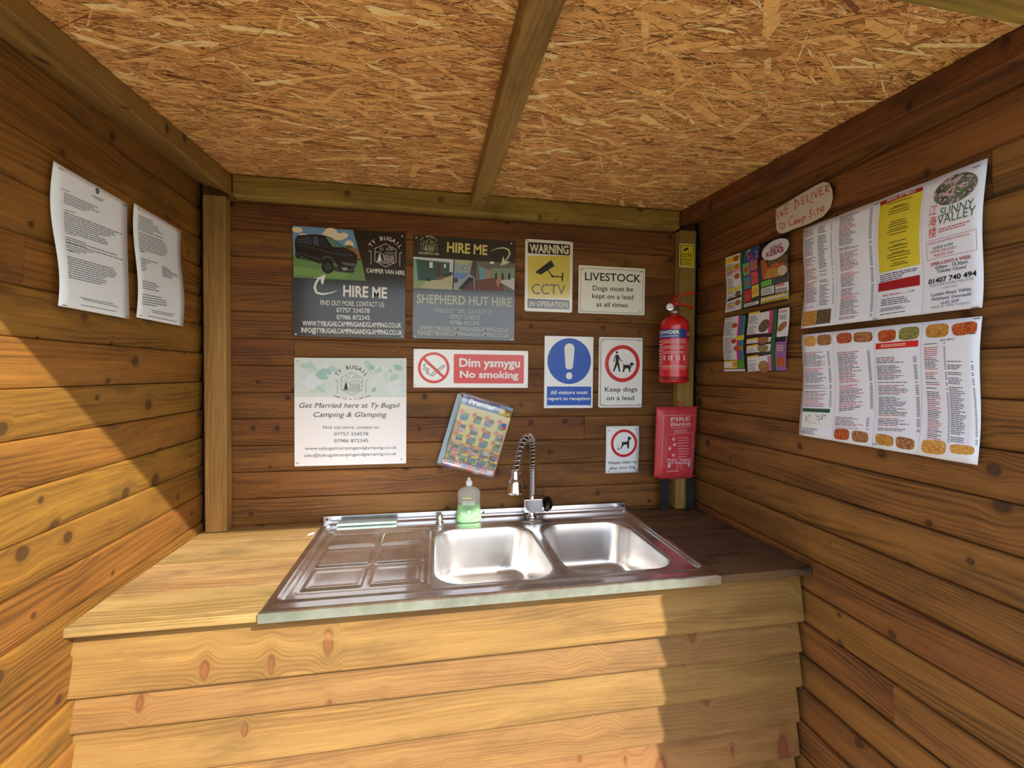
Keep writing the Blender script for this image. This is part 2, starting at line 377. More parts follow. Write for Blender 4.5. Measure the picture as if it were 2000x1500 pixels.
    def disc(s, cx, cy, R, m, layer=1, part='print', R2=None, n=40, rot=0):
        """R, R2 in metres (x, z radii)"""
        s.dn = (getattr(s, 'dn', 0) + 1) % 40; layer += s.dn * .012
        X, Z = s.H(cx, cy); R2 = R2 or R; c, si = math.cos(rot), math.sin(rot)
        pts = [(X + R * math.cos(2 * PI * k / n) * c - R2 * math.sin(2 * PI * k / n) * si, Z + R * math.cos(2 * PI * k / n) * si + R2 * math.sin(2 * PI * k / n) * c) for k in range(n)]
        s.poly(pts, m, layer, part, raw=True)
    def ring(s, cx, cy, R, r_, m, layer=1, part='print', n=48, a0=0, a1=360):
        X, Z = s.H(cx, cy); mb, i = s._mi(part, m)
        for k in range(n):
            A = math.radians(a0 + (a1 - a0) * k / n); B = math.radians(a0 + (a1 - a0) * (k + 1) / n)
            mb.add([s.P(X + q_ * math.cos(t), Z + q_ * math.sin(t), layer) for q_, t in ((r_, A), (R, A), (R, B), (r_, B))], [(0, 1, 2, 3)], i)
    def stroke(s, pts, wd, m, layer=2, part='print', raw=False):
        """thick polyline, wd metres or list"""
        q_ = [(p if raw else s.H(*p)) for p in pts]; mb, i = s._mi(part, m)
        ws = wd if isinstance(wd, (list, tuple)) else [wd] * len(q_)
        for k in range(len(q_) - 1):
            a, b = np.array(q_[k]), np.array(q_[k + 1]); d = b - a; L = np.hypot(*d)
            if L < 1e-7: continue
            n = np.array((-d[1], d[0])) / L
            e0 = d / L * ws[k] * .15
            c4 = [a - e0 - n * ws[k] / 2, b + e0 - n * ws[k + 1] / 2, b + e0 + n * ws[k + 1] / 2, a - e0 + n * ws[k] / 2]
            mb.add([s.P(c[0], c[1], layer + .02 * k) for c in c4], [(0, 1, 2, 3)], i)
    def text(s, st, p0, p1, h, m, layer=3, shear=0.0, off=0.0, part='lettering'):
        """baseline from p0 to p1, cap height h, in artwork coordinates"""
        vs, fs, x0, x1 = glyphs(st, shear, off); a = np.array(s.H(*p0)); b = np.array(s.H(*p1)); c = np.array(s.H(p0[0], p0[1] - h))
        H = np.hypot(*(c - a)); d = (b - a); L = np.hypot(*d); ex = d / L; ez = np.array((-ex[1], ex[0])); sx = L / (x1 - x0)
        s.tn = getattr(s, 'tn', 0) + 1
        mb, i = s._mi('%s#%d' % (part, s.tn), m)
        P3 = []
        for (x, y) in vs:
            p = a + ex * (x - x0) * sx + ez * y * H; P3.append(s.P(p[0], p[1], layer))
        mb.add(P3, fs, i)
    def letter(s, ch, cx, cz, ang, h, wd, m, layer=3, part='lettering'):
        """raw metres: letter centred on (cx,cz), rotated by ang"""
        vs, fs, x0, x1 = glyphs(ch, 0.0, .015); mb, i = s._mi(part, m); c, si = math.cos(ang), math.sin(ang); P3 = []
        for (x, y) in vs:
            X = (x - (x0 + x1) / 2) * wd * h; Y = (y - .5) * h
            P3.append(s.P(cx + X * c - Y * si, cz + X * si + Y * c, layer))
        mb.add(P3, fs, i)
    def lines(s, x0, y0, x1, y1, n, m, layer=2, fill=.9, part='small_print', th=.42, rag=.35, slope=0, rnd=None):
        """rows of tiny unreadable words: f gives row ends; (x0,y0)-(x1,y1) box, slope = dy per dx of a row"""
        rn = rnd or random
        for k in range(n):
            yy = y0 + (y1 - y0) * (k + .5) / n; hh = (y1 - y0) / n * th; end = x0 + (x1 - x0) * (fill - rag * rn.random()); x = x0
            while x < end - .5:
                wl = (x1 - x0) * rn.uniform(.05, .15); e = min(x + wl, end)
                ya = yy + slope * (x - x0); yb = yy + slope * (e - x0)
                s.poly([(x, ya), (e, yb), (e, yb + hh), (x, ya + hh)], m, layer, part); x = e + (x1 - x0) * .018
    def fixings(s, pts, kind='screw', m=None):
        for p in pts:
            X, Z = s.H(*p); mb = MB(); wy = 0 if s.nx == 1 else s.warp(X, Z)
            if kind == 'screw':
                mb.tube([s.P(X, Z, 0), (s.P(X, Z, 0)[0], s.P(X, Z, 0)[1] - .0018, Z)], [.0035, .0024], 10)
            else:
                x, y, z = s.P(X, Z, 2); mb.box(x - .006, x + .006, y - .0006, y, z - .0006, z + .0006)
            o = mb.build(kind, m or M_SCREW, s.root); o.location.y = -wy
    nx = nz = 1
    def follow(s, me):
        """cut flat print along the grid of a curved sheet and lay it on the sheet"""
        if s.nx == 1 or s.place: return
        bm = bmesh.new(); bm.from_mesh(me)
        xs_ = [v.co.x for v in bm.verts]; zs_ = [v.co.z for v in bm.verts]
        for n_, L, ax, lo, hi in ((s.nx, s.w, 0, min(xs_), max(xs_)), (s.nz, s.h, 2, min(zs_), max(zs_))):
            for k in range(1, n_):
                c = -L / 2 + L * k / n_
                if lo < c < hi:
                    p = [0, 0, 0]; p[ax] = c; nn = [0, 0, 0]; nn[ax] = 1
                    bmesh.ops.bisect_plane(bm, geom=bm.verts[:] + bm.edges[:] + bm.faces[:], plane_co=p, plane_no=nn, dist=1e-7)
        W_, H_ = s.w, s.h
        for v in bm.verts:
            i = (v.co.x / W_ + .5) * s.nx; j = (v.co.z / H_ + .5) * s.nz; i0, j0 = math.floor(i), math.floor(j); a, b = i - i0, j - j0
            g = lambda ii, jj: s.warp(-W_ / 2 + W_ * ii / s.nx, -H_ / 2 + H_ * jj / s.nz)
            v.co.y -= (g(i0, j0) * (1 - a) + g(i0 + 1, j0) * a) * (1 - b) + (g(i0, j0 + 1) * (1 - a) + g(i0 + 1, j0 + 1) * a) * b
        bm.to_mesh(me); bm.free()
    def done(s):
        for part, (mb, ms) in s.parts.items():
            o = mb.build(part.split('#')[0], ms, s.root); s.follow(o.data)
            if 'small_print' in part: o['kind'] = 'stuff'
        return s.root

WHITE = flat((236, 238, 240), .35); BLACK = flat((18, 18, 20), .4)
# ------------------------------------------------------------------ the ground outside, the floor
lawn = MB().box(-14, 14, -26, 8, -.12, -.04).build('lawn', M_GRASS); tag(lawn, kind='structure')
pave = MB().box(-2.2, 2.4, -2.1, -1.26, -.05, -.01).build('path', M_PAVE); tag(pave, kind='structure')  # unseen path, sized for its bounced light and reflection in the sink lip
flo = MB().box(-.86, 1.18, -1.2, .04, -.04, 0).build('floor', M_PAVE); tag(flo, kind='structure')

# ------------------------------------------------------------------ walls of lapped boards
YF = -1.235
def board_mesh(L, h, out=False, deep=1.0):
    # section (y, z): room side is -y; inside cladding keeps its top edge proud, outside cladding its bottom edge
    if not out:
        prof = [(.020, 0)] + [(y_ * deep, z_) for y_, z_ in ((.0125, 0), (.0095, .002), (.0062, .010), (.0030, h * .32), (.0008, h * .68), (.0, h - .007), (.0008, h - .002), (.0035, h))] + [(.020, h)]
    else:
        prof = [(.026, 0), (-.004, 0), (-.005, .004), (.004, h * .5), (.016, h), (.026, h)]
    n = len(prof); vs = [(0, y, z) for y, z in prof] + [(L, y, z) for y, z in prof]
    fs = [(i, i + 1, n + i + 1, n + i) for i in range(n - 1)] + [(n - 1, 0, n, 2 * n - 1), tuple(range(n))[::-1], tuple(range(n, 2 * n))]
    fs = [f[::-1] for f in fs]
    return mesh('plank', vs, fs)
_bm = {}
def plank(L, h, loc, parent, m, rotz=0, out=False, rx=0, tilt=0, deep=1.0):
    key = (deep, round(L, 4), round(h, 4), out, m.name)
    if key not in _bm:
        _bm[key] = board_mesh(L, h, out, deep); _bm[key].materials.append(m)
    o = bpy.data.objects.new('plank', _bm[key]); COL.objects.link(o); o.parent = parent; o.location = loc; o.rotation_euler = (rx, tilt, rotz)
    return o
rn = random.Random(3)
# back wall
wb = MB().box(-.86, 1.18, .021, .035, 0, 2.30).build('wall_back', M_DARK); tag(wb, kind='structure')
zj = [2.165, 2.07] + [1.974 - .0972 * k for k in range(20)]
for k in range(len(zj) - 1):
    z1, z0 = zj[k], max(zj[k + 1], .0)
    if z1 <= 0.02: break
    cuts = [-.80, 1.105]
    if k in (3, 8, 12): cuts = [-.80, (.16, -.22, .45)[(3, 8, 12).index(k)], 1.105]
    if k == 6: cuts = [-.80, -.50, 1.105]
    if k == 9: cuts = [-.80, .62, 1.105]
    for a, b in zip(cuts, cuts[1:]):
        plank(b - a - .0012, z1 - z0 - .0008, (a, rn.uniform(0, .0012), z0), wb, M_BACK, deep=.55)
# left wall: origin on the wall line at the back corner, boards run forward
wl = MB().box(-1.23, .02, .021, .035, 0, 2.30).build('wall_left', M_DARK); tag(wl, kind='structure')
wl.location = (-.803, 0, 0); wl.rotation_euler = (0, 0, PI / 2 + .0211)
for k in range(22):
    z1 = 2.132 - .1005 * k; z0 = max(z1 - .1005, 0)
    if z1 < .03: break
    cuts = [-1.225, -.002]
    if k == 1: cuts = [-1.225, -.415, -.002]
    if k == 4: cuts = [-1.225, -.7, -.002]
    if k == 9: cuts = [-1.225, -.93, -.002]
    for a, b in zip(cuts, cuts[1:]):
        plank(b - a - .0012, z1 - z0 - .0008, (a, rn.uniform(0, .0015), z0), wl, M_LEFT, deep=.75)
# right wall
wr = MB().box(-.02, 1.23, .021, .035, 0, 2.30).build('wall_right', M_DARK); tag(wr, kind='structure')
wr.location = (1.118, 0, 0); wr.rotation_euler = (0, 0, -PI / 2 - .01246)
for k in range(22):
    z1 = 2.133 - .1012 * k; z0 = max(z1 - .1012, 0)
    if z1 < .03: break
    cuts = [.002, 1.225]
    if k == 2: cuts = [.002, 1.016, 1.225]
    if k == 3: cuts = [.002, .58, 1.225]
    if k == 5: cuts = [.002, .19, 1.225]
    if k == 14: cuts = [.002, .86, 1.225]
    for a, b in zip(cuts, cuts[1:]):
        plank(b - a - .0012, z1 - z0 - .0008, (a, rn.uniform(0, .003), z0), wr, M_RIGHT)

# ------------------------------------------------------------------ roof: oriented strand board on beams
CZ = lambda y: 2.155 + .0625 * y
ce = MB(); ce.add([(-.90, -1.27, CZ(-1.27)), (1.22, -1.27, CZ(-1.27)), (1.22, .10, CZ(.10)), (-.90, .10, CZ(.10)),
                   (-.90, -1.27, CZ(-1.27) + .018), (1.22, -1.27, CZ(-1.27) + .018), (1.22, .10, CZ(.10) + .018), (-.90, .10, CZ(.10) + .018)],
                  [(0, 3, 2, 1), (4, 5, 6, 7), (0, 1, 5, 4), (1, 2, 6, 5), (2, 3, 7, 6), (3, 0, 4, 7)])
ceil = ce.build('ceiling', M_OSBBASE); tag(ceil, kind='structure')
def strands():
    g = np.random.default_rng(5); N = 32000
    V = []; F = []; T = []
    for i in range(N):
        lay = i / N
        x = g.uniform(-.75, 1.06); y = g.uniform(-1.22, -.03)
        L = g.uniform(.02, .08) if g.random() < .7 else g.uniform(.08, .16); wd = g.uniform(.0008, .0034) if g.random() < .84 else g.uniform(.004, .015)
        if i < 5000: wd = g.uniform(.010, .024); L = g.uniform(.07, .13)
        if i > N - 200: wd = g.uniform(.007, .022); L = g.uniform(.06, .15)
        a = g.normal(0, .36) if g.random() < .84 else g.uniform(0, PI)
        c, s = math.cos(a), math.sin(a); tl = g.uniform(-.0007, .0007); t0 = .0004 + lay * .0024
        sk = g.uniform(-.3, .3) * L
        prof = [(-.5, -.3), (-.42, -.5), (.38 + g.uniform(-.1, .1), -.5), (.5, -.1 + g.uniform(-.2, .2)), (.44, .5), (-.36 + g.uniform(-.1, .1), .5)]
        b = len(V)
        for u_, v_ in prof:
            px, py = u_ * L, v_ * wd * (1 + g.uniform(-.35, .35)); X = x + px * c - py * s; Yv = y + px * s + py * c
            V.append((X, Yv, CZ(Yv) - t0 + tl * u_ * 2 + g.uniform(-.0002, .0002)))
        F.append(tuple(b + k for k in range(6))); T.append(min(1, max(0, g.normal(.5 + .18 * (i > N - 200), .25))))
    me = bpy.data.meshes.new('strand'); me.from_pydata(V, [], F); me.update()
    at = me.attributes.new('tone', 'FLOAT', 'FACE'); at.data.foreach_set('value', T)
    o = link('strand', me, M_OSB, ceil); tag(o, kind='stuff')
strands()
def prism(name, c8, m, parent=None, bev=.003):
    o = MB().add(c8, [(0, 3, 2, 1), (4, 5, 6, 7), (0, 1, 5, 4), (1, 2, 6, 5), (2, 3, 7, 6), (3, 0, 4, 7)]).build(name, m, parent)
    bevel(o, bev, 2); return o
g0 = .003
o = prism('roof_beam', [(-.797, YF, 2.060), (-.690, YF, 2.046), (-.690, -.002, 2.083), (-.797, -.002, 2.118),
                        (-.797, YF, CZ(YF) - g0), (-.690, YF, CZ(YF) - g0), (-.690, -.002, CZ(0) - g0), (-.797, -.002, CZ(0) - g0)], M_BEAMY)
tag(o, 'brown timber beam sloping along the top of the left wall', 'beam')
o = prism('roof_beam', [(1.007, YF, 2.022), (1.10, YF, 2.028), (1.113, -.002, 2.118), (1.012, -.002, 2.092),
                        (1.007, YF, CZ(YF) - g0), (1.10, YF, CZ(YF) - g0), (1.113, -.002, CZ(0) - g0), (1.012, -.002, CZ(0) - g0)], M_BEAMR)
tag(o, 'reddish dark-knotted timber beam sloping along the top of the right wall', 'beam')
o = prism('roof_beam', [(-.687, -.046, 2.074), (1.008, -.046, 2.074), (1.008, -.001, 2.074), (-.687, -.001, 2.074),
                        (-.687, -.046, 2.1485), (1.008, -.046, 2.1485), (1.008, -.001, 2.1515), (-.687, -.001, 2.1515)], M_BEAMX, bev=.007)
tag(o, 'greenish timber wall plate along the top of the back wall', 'beam')
o = prism('roof_beam', [(-.687, -1.240, 2.012), (1.004, -1.240, 2.012), (1.004, -1.182, 2.014), (-.687, -1.182, 2.014),
                        (-.687, -1.240, CZ(-1.24) - g0), (1.004, -1.240, CZ(-1.24) - g0), (1.004, -1.182, CZ(-1.182) - g0), (-.687, -1.182, CZ(-1.182) - g0)], M_BEAMX)
tag(o, 'front timber header beam, its corner showing at the top right', 'beam')
o = prism('rafter', [(.138, -1.180, 2.022), (.196, -1.180, 2.022), (.196, -.048, 2.094), (.138, -.048, 2.094),
                     (.138, -1.180, CZ(-1.180) - g0), (.196, -1.180, CZ(-1.180) - g0), (.196, -.048, CZ(-.048) - g0), (.138, -.048, CZ(-.048) - g0)], M_BEAMY, bev=.006)
tag(o, 'single middle rafter under the strand board ceiling', 'rafter')
o = MB().box(-.780, -.710, -.043, -.001, .9015, 2.072).build('corner_post', M_POST); bevel(o, .003)
tag(o, 'timber corner post standing on the worktop at the left', 'post')
o = MB().box(1.012, 1.084, -.043, -.001, .9015, 2.072).build('corner_post', M_POST); bevel(o, .003)
tag(o, 'timber corner post behind the red fire extinguisher', 'post')

# ------------------------------------------------------------------ counter base and worktop
cb = MB().box(-.795, 1.10, -.575, -.035, 0, .60).build('frame', M_DARK)
root = empty('sink_cabinet', (0, -.60, 0)); cb.location = (0, .60, 0); cb.parent = root
tag(root, 'sink cabinet clad in pale overlapping pine boards below the worktop', 'cabinet')
fj = [.877, .733, .653, .535, .427, .323, .218, .112, .004]
for k in range(8):
    L = 1.894 - rn.uniform(0, .008)
    o = plank(L, fj[k] - fj[k + 1] + (.006 if k else -.002), (-.797, -.004, fj[k + 1]), root, M_FRONT, out=True, tilt=(.006 if k in (1,) else 0))
wt = empty('worktop', (0, -.31, .878)); tag(wt, 'weathered plank worktop around the steel sink', 'worktop')
rows = [(-.622, -.477), (-.475, -.307), (-.305, -.142), (-.140, -.002)]
def slab(x0, x1, y0, y1, z0, z1, m, parent):
    o = MB().box(x0, x1, y0, y1, z0, z1).build('plank', m); o.location = (0, .31, -.878); o.parent = parent; bevel(o, .0025); return o
q = NT('grimy_worktop'); q.t.nodes.clear()
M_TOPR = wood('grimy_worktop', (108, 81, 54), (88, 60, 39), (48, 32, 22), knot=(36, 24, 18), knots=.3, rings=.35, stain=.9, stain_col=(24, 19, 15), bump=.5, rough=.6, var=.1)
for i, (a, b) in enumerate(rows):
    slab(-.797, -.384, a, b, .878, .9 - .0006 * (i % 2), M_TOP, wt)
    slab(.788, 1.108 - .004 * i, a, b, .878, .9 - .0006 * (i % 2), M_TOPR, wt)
slab(-.384, .788, -.622, -.590, .876, .892, M_TOP, wt)

# ------------------------------------------------------------------ steel sink
SX0, SX1, SY0, SY1 = -.398, .802, -.631, -.004
ZR = .906
sink = empty('kitchen_sink', (.2, -.32, .9)); SO = Vector((.2, -.32, .9))
tag(sink, 'stainless steel double-bowl sink with draining board on the left', 'sink')
BOWLS = [(.006, .356, -.556, -.134), (.386, .728, -.552, -.134)]
CELL = [(x0 - .008, x1 + .008, y0 - .010, y1 + .008) for x0, x1, y0, y1 in BOWLS]
def sm(x, a, b):
    t = min(1, max(0, (x - a) / (b - a))); return t * t * (3 - 2 * t)
def boxd(x, y, x0, x1, y0, y1, rr=.0):
    dx = max(x0 + rr - x, x - x1 + rr); dy = max(y0 + rr - y, y - y1 + rr)
    return math.hypot(max(dx, 0), max(dy, 0)) + min(max(dx, dy), 0) - rr
PANELS = [(cx0, cx1, ry0, ry1) for cx0, cx1 in ((-.334, -.184), (-.166, -.026)) for ry0, ry1 in ((-.236, -.124), (-.380, -.262), (-.520, -.404))]
def deck(x, y):
    z = ZR
    e = min(x - SX0, SX1 - x, y - SY0, SY1 + .02 - y)
    z -= .004 * (1 - sm(e, 0, .006))                                  # rolled outer edge
    d = boxd(x, y, SX0 + .022, SX1 - .022, SY0 + .045, -.030, .02)
    z += .0035 * math.exp(-((d) / .0045) ** 2)                         # raised bead
    z -= .006 * sm(-d, .002, .014)                                    # recessed field
    z += .005 * sm(y, -.112, -.100) * sm(-d, .002, .02)                # tap ledge
    d = boxd(x, y, SX0 + .048, .0, -.546, -.106, .02)
    z -= .005 * sm(-d, 0, .010)                                       # draining board
    for p in PANELS:
        d = boxd(x, y, *p, .006); z += .0042 * sm(-d, -.004, .006)
        z -= .0012 * sm(-d, .007, .02)
    return z
nx, ny = 320, 168
xs = [SX0 + (SX1 - SX0) * i / nx for i in range(nx + 1)]; ys = [SY0 + (SY1 - SY0) * j / ny for j in range(ny + 1)]
# snap grid lines to the bowl cells
def snap(arr, vals):
    for v in vals:
        k = min(range(len(arr)), key=lambda i: abs(arr[i] - v)); arr[k] = v
snap(xs, [c for q_ in CELL for c in q_[:2]]); snap(ys, [CELL[0][2], CELL[0][3]])
CELL = [(a, b, CELL[0][2], CELL[0][3]) for a, b, _, _ in CELL]
FLAT = deck(.37, -.3)
V = []; F = []
for j in range(ny + 1):
    for i in range(nx + 1):
        V.append((xs[i] - SO.x, ys[j] - SO.y, deck(xs[i], ys[j]) - SO.z))
for j in range(ny):
    for i in range(nx):
        cx, cy = (xs[i] + xs[i + 1]) / 2, (ys[j] + ys[j + 1]) / 2
        if any(c[0] < cx < c[1] and c[2] < cy < c[3] for c in CELL): continue
        a = j * (nx + 1) + i; F.append((a, a + 1, a + nx + 2, a + nx + 1))
mb = MB(); mb.add(V, F, 0, True)
# turned-down lip round the deck
per = [(SX0, SY0), (SX1, SY0), (SX1, SY1), (SX0, SY1)]
def lip(p, q_):
    n = 24; vs = []
    for k in range(n + 1):
        x = p[0] + (q_[0] - p[0]) * k / n; y = p[1] + (q_[1] - p[1]) * k / n
        for z in (deck(x, y), .9012 if p[1] != q_[1] or p[1] > -.3 else .879): vs.append((x - SO.x, y - SO.y, z - SO.z))
    mb.add(vs, [(2 * k, 2 * k + 1, 2 * k + 3, 2 * k + 2) for k in range(n)])
for k in range(4): lip(per[k], per[(k + 1) % 4])
mb.build('drainboard_deck', M_DECK, sink)
def rrpts(x0, x1, y0, y1, rr, n=10):
    P = []
    for cx, cy, a0 in ((x1 - rr, y1 - rr, 0), (x0 + rr, y1 - rr, 90), (x0 + rr, y0 + rr, 180), (x1 - rr, y0 + rr, 270)):
        for k in range(n + 1):
            a = math.radians(a0 + 90 * k / n); P.append((cx + rr * math.cos(a), cy + rr * math.sin(a)))
    return P
for (x0, x1, y0, y1), c in zip(BOWLS, CELL):
    mb = MB(); loops = []
    n = 10; R0 = .085
    outer = []
    for (px, py), q_ in zip(rrpts(x0, x1, y0, y1, R0, n), range(99)):
        mx_, my_ = (c[0] + c[1]) / 2, (c[2] + c[3]) / 2; hx, hy = (c[1] - c[0]) / 2, (c[3] - c[2]) / 2
        k = q_ % (n + 1); quad_ = q_ // (n + 1)
        sx = (1, -1, -1, 1)[quad_]; sy = (1, 1, -1, -1)[quad_]
        ox = c[1] if sx > 0 else c[0]; oy = c[3] if sy > 0 else c[2]
        # straight out to the cell border, corner at the middle of each arc
        if quad_ in (0, 2): pt = (ox, py) if k < n / 2 else ((px, oy) if k > n / 2 else (ox, oy))
        else: pt = (px, oy) if k < n / 2 else ((ox, py) if k > n / 2 else (ox, oy))
        outer.append((pt[0], pt[1], FLAT))
    loops.append(outer)
    def lp(ins, z, rr): return [(a, b, z) for a, b in rrpts(x0 + ins, x1 - ins, y0 + ins, y1 - ins, rr, n)]
    loops += [lp(0, FLAT + .0002, R0), lp(.002, FLAT - .0008, R0 - .002), lp(.005, FLAT - .004, R0 - .004), lp(.007, FLAT - .010, R0 - .005)]
    D = .165
    for t in (.2, .4, .6, .75): loops.append(lp(.007 + .022 * t, FLAT - .01 - (D - .045) * t / .75, R0 - .006))
    for t in (20, 40, 60, 80, 90):
        a = math.radians(t); loops.append(lp(.0235 + .040 * (1 - math.cos(a)), FLAT - D + .035 - .035 * math.sin(a), R0 - .012 - .012 * t / 90))
    loops.append(lp(.10, FLAT - D - .0015, .06)); cx, cy = (x0 + x1) / 2, (y0 + y1) / 2
    m_ = len(loops[0])
    def circ(rad, z): # same count of points
        return [(cx + rad * math.cos(math.radians((k // (n + 1)) * 90 + 90 * (k % (n + 1)) / n)), cy + rad * math.sin(math.radians((k // (n + 1)) * 90 + 90 * (k % (n + 1)) / n)), z) for k in range(m_)]
    loops += [circ(.05, FLAT - D - .003), circ(.045, FLAT - D - .006), circ(.030, FLAT - D - .010)]
    vs = [(p[0] - SO.x, p[1] - SO.y, p[2] - SO.z) for L in loops for p in L]; fs = []
    for i in range(len(loops) - 1):
        for k in range(m_):
            fs.append((i * m_ + k, (i + 1) * m_ + k, (i + 1) * m_ + (k + 1) % m_, i * m_ + (k + 1) % m_))
    fs.append(tuple((len(loops) - 1) * m_ + k for k in range(m_)))
    mb.add(vs, fs, 0, True); b_ = mb.build('bowl', M_BOWL, sink, weld=True)
    dr = MB().lathe([(.0, .001), (.012, .002), (.026, .0025), (.030, .0)], 20, (cx - SO.x, cy - SO.y, FLAT - D - .0095 - SO.z)).build('drain', M_CHROME, b_)
up = MB().box(SX0 - SO.x, SX1 - SO.x, -.013 - SO.y, -.003 - SO.y, .9025 - SO.z, .929 - SO.z).build('upstand', M_STEEL, sink); bevel(up, .001)
for x in (SX0 + .015, SX1 - .015, .2):
    MB().tube([(x - SO.x, -.0135 - SO.y, .917 - SO.z), (x - SO.x, -.0155 - SO.y, .917 - SO.z)], [.004, .003], 10).build('screw', flat((70, 60, 50), .4, 1), sink)

# ------------------------------------------------------------------ tap
tap = empty('spring_tap', (.384, -.066, .9068)); TO = Vector((.384, -.066, .9068))
tag(tap, 'chrome pull-down spring tap between the two sink bowls', 'tap')
def tl(p): return (p[0] - TO.x, p[1] - TO.y, p[2] - TO.z)
mb = MB(); mb.lathe([(.020, 0), (.020, .004), (.0135, .008), (.0125, .02), (.0125, .08), (.0115, .081), (.0115, .094)], 24); mb.build('stem', M_CHROME, tap)
bx = MB().box(.350 - TO.x, .422 - TO.x, -.020, .020, .930 - TO.z, .981 - TO.z).build('valve_block', M_CHROME, tap); bevel(bx, .002)
mb = MB(); K = 6
prof = [(.424, .008), (.430, .010), (.434, .024), (.448, .027), (.458, .022), (.466, .010)]
vs = []; fs = []
for x, rr in prof:
    for k in range(12):
        a = 2 * PI * k / 12; r2 = rr * (1 + (.14 if k % 2 else -.1) * (rr > .015)); vs.append((x - TO.x, r2 * math.cos(a), .955 - TO.z + r2 * math.sin(a)))
for i in range(len(prof) - 1):
    for k in range(12): fs.append((i * 12 + k, i * 12 + (k + 1) % 12, (i + 1) * 12 + (k + 1) % 12, (i + 1) * 12 + k))
fs.append(tuple(range(12))); fs.append(tuple(60 + k for k in range(12))[::-1]); mb.add(vs, fs)
tag(mb.build('knob', flat((58, 60, 66), .15, 1), tap), 'dark faceted tap knob')
# hose path: up, over and forward, down to the spray head
def bez(p, n):
    out = []
    for i in range(n + 1):
        t = i / n; a = [Vector(v) for v in p]
        while len(a) > 1: a = [a[k].lerp(a[k + 1], t) for k in range(len(a) - 1)]
        out.append(a[0])
    return out
riser = [Vector((.386, -.066, z)) for z in np.linspace(1.0, 1.145, 8)]
arch = bez([(.386, -.066, 1.145), (.386, -.068, 1.215), (.372, -.10, 1.262), (.318, -.16, 1.24), (.306, -.165, 1.17), (.302, -.165, 1.105)], 30)
path = riser + arch[1:]
MB().tube([tl(p) for p in path], .0048, 10).build('hose', flat((70, 72, 74), .4, 1), tap)
def spring(pts, R, wire, pitch_fn):
    # resample and wind
    seg = [0]
    for a, b in zip(pts, pts[1:]): seg.append(seg[-1] + (b - a).length)
    tot = seg[-1]; out = []; s_ = 0; ph = 0
    def at(s0):
        k = max(i for i in range(len(seg)) if seg[i] <= s0 + 1e-9); k = min(k, len(pts) - 2)
        t = (s0 - seg[k]) / (seg[k + 1] - seg[k]); return pts[k].lerp(pts[k + 1], t), (pts[k + 1] - pts[k]).normalized()
    while s_ < tot:
        p, t = at(s_); a = (Vector((0, 1, 0)) - t * t.y)
        a = a.normalized() if a.length > .2 else Vector((1, 0, 0)); b = t.cross(a)
        out.append(p + (a * math.cos(ph) + b * math.sin(ph)) * R); ph += 2 * PI / 12; s_ += pitch_fn(s_ / tot) / 12
    return MB().tube([tl(p) for p in out], wire, 5)
spring(path, .0140, .0017, lambda t: .0052 if t < .22 else (.0052 + (t - .22) / .1 * .0108 if t < .32 else .016)).build('spring', M_CHROME, tap)
hp = (.298, -.165)
mb = MB(); mb.lathe([(.010, 1.116), (.0145, 1.112), (.0145, 1.090), (.0165, 1.087), (.0175, 1.082), (.022, 1.078), (.0255, 1.062), (.028, 1.046), (.0305, 1.038), (.0305, 1.031), (.024, 1.029)][::-1], 24, (hp[0] - TO.x, hp[1] - TO.y, -TO.z))
mb.build('spray_head', M_CHROME, tap)
# ------------------------------------------------------------------ small things on the back ledge
cap = empty('tap_hole_stopper', (.028, -.078, .9066)); tag(cap, 'small round chrome stopper standing on the back ledge of the sink', 'stopper')
MB().lathe([(.015, 0), (.016, .002), (.010, .004), (.009, .012), (.0125, .015), (.0125, .026), (.010, .028)], 20).build('body', M_CHROME, cap)
MB().lathe([(.0105, .0285), (.0105, .031), (.006, .033)], 20).build('top', M_STEEL, cap)
sc_ = MB(); sc_.box(-.105, .105, -.017, .017, 0, .007); o = sc_.build('scouring_strip', noisy('pale_mint_foam', (170, 206, 192), (196, 224, 212), 60)); bevel(o, .003, 3)
o.location = (-.235, -.052, .9090); o.rotation_euler = (0, 0, .01); tag(o, 'flat pale mint green strip lying behind the draining board', 'sponge')
o = MB().add([(0, 0, 0), (.018, .004, .001), (.021, .018, .003), (.005, .015, .001), (0, 0, .0015), (.018, .004, .0025), (.021, .018, .0045), (.005, .015, .0025)],
             [(0, 3, 2, 1), (4, 5, 6, 7), (0, 1, 5, 4), (1, 2, 6, 5), (2, 3, 7, 6), (3, 0, 4, 7)]).build('paper_scrap', WHITE)
o.location = (-.425, -.12, .9001); tag(o, 'tiny white scrap of paper on the worktop beside the sink corner', 'scrap')
# soap bottle
bt = empty('soap_bottle', (.137, -.078, .9068)); tag(bt, 'clear plastic soap bottle half full of green liquid', 'bottle')
def loft(prof, n=28, pw=2.6):
    vs = []; fs = []
    for (a, b, z) in prof:
        for k in range(n):
            t = 2 * PI * k / n; c, s_ = math.cos(t), math.sin(t)
            vs.append((a * math.copysign(abs(c) ** (2 / pw), c), b * math.copysign(abs(s_) ** (2 / pw), s_), z))
    for i in range(len(prof) - 1):
        for k in range(n): fs.append((i * n + k, i * n + (k + 1) % n, (i + 1) * n + (k + 1) % n, (i + 1) * n + k))
    fs.append(tuple(range(n))[::-1]); fs.append(tuple((len(prof) - 1) * n + k for k in range(n)))
    return MB().add(vs, fs, 0, True)
BP = [(.040, .020, 0), (.046, .024, .004), (.0475, .025, .02), (.044, .0235, .05), (.0415, .0225, .075), (.043, .023, .10), (.043, .0225, .112), (.036, .019, .124), (.018, .013, .131), (.011, .011, .134), (.011, .011, .138)]
loft(BP).build('bottle_body', M_CLEAR, bt)
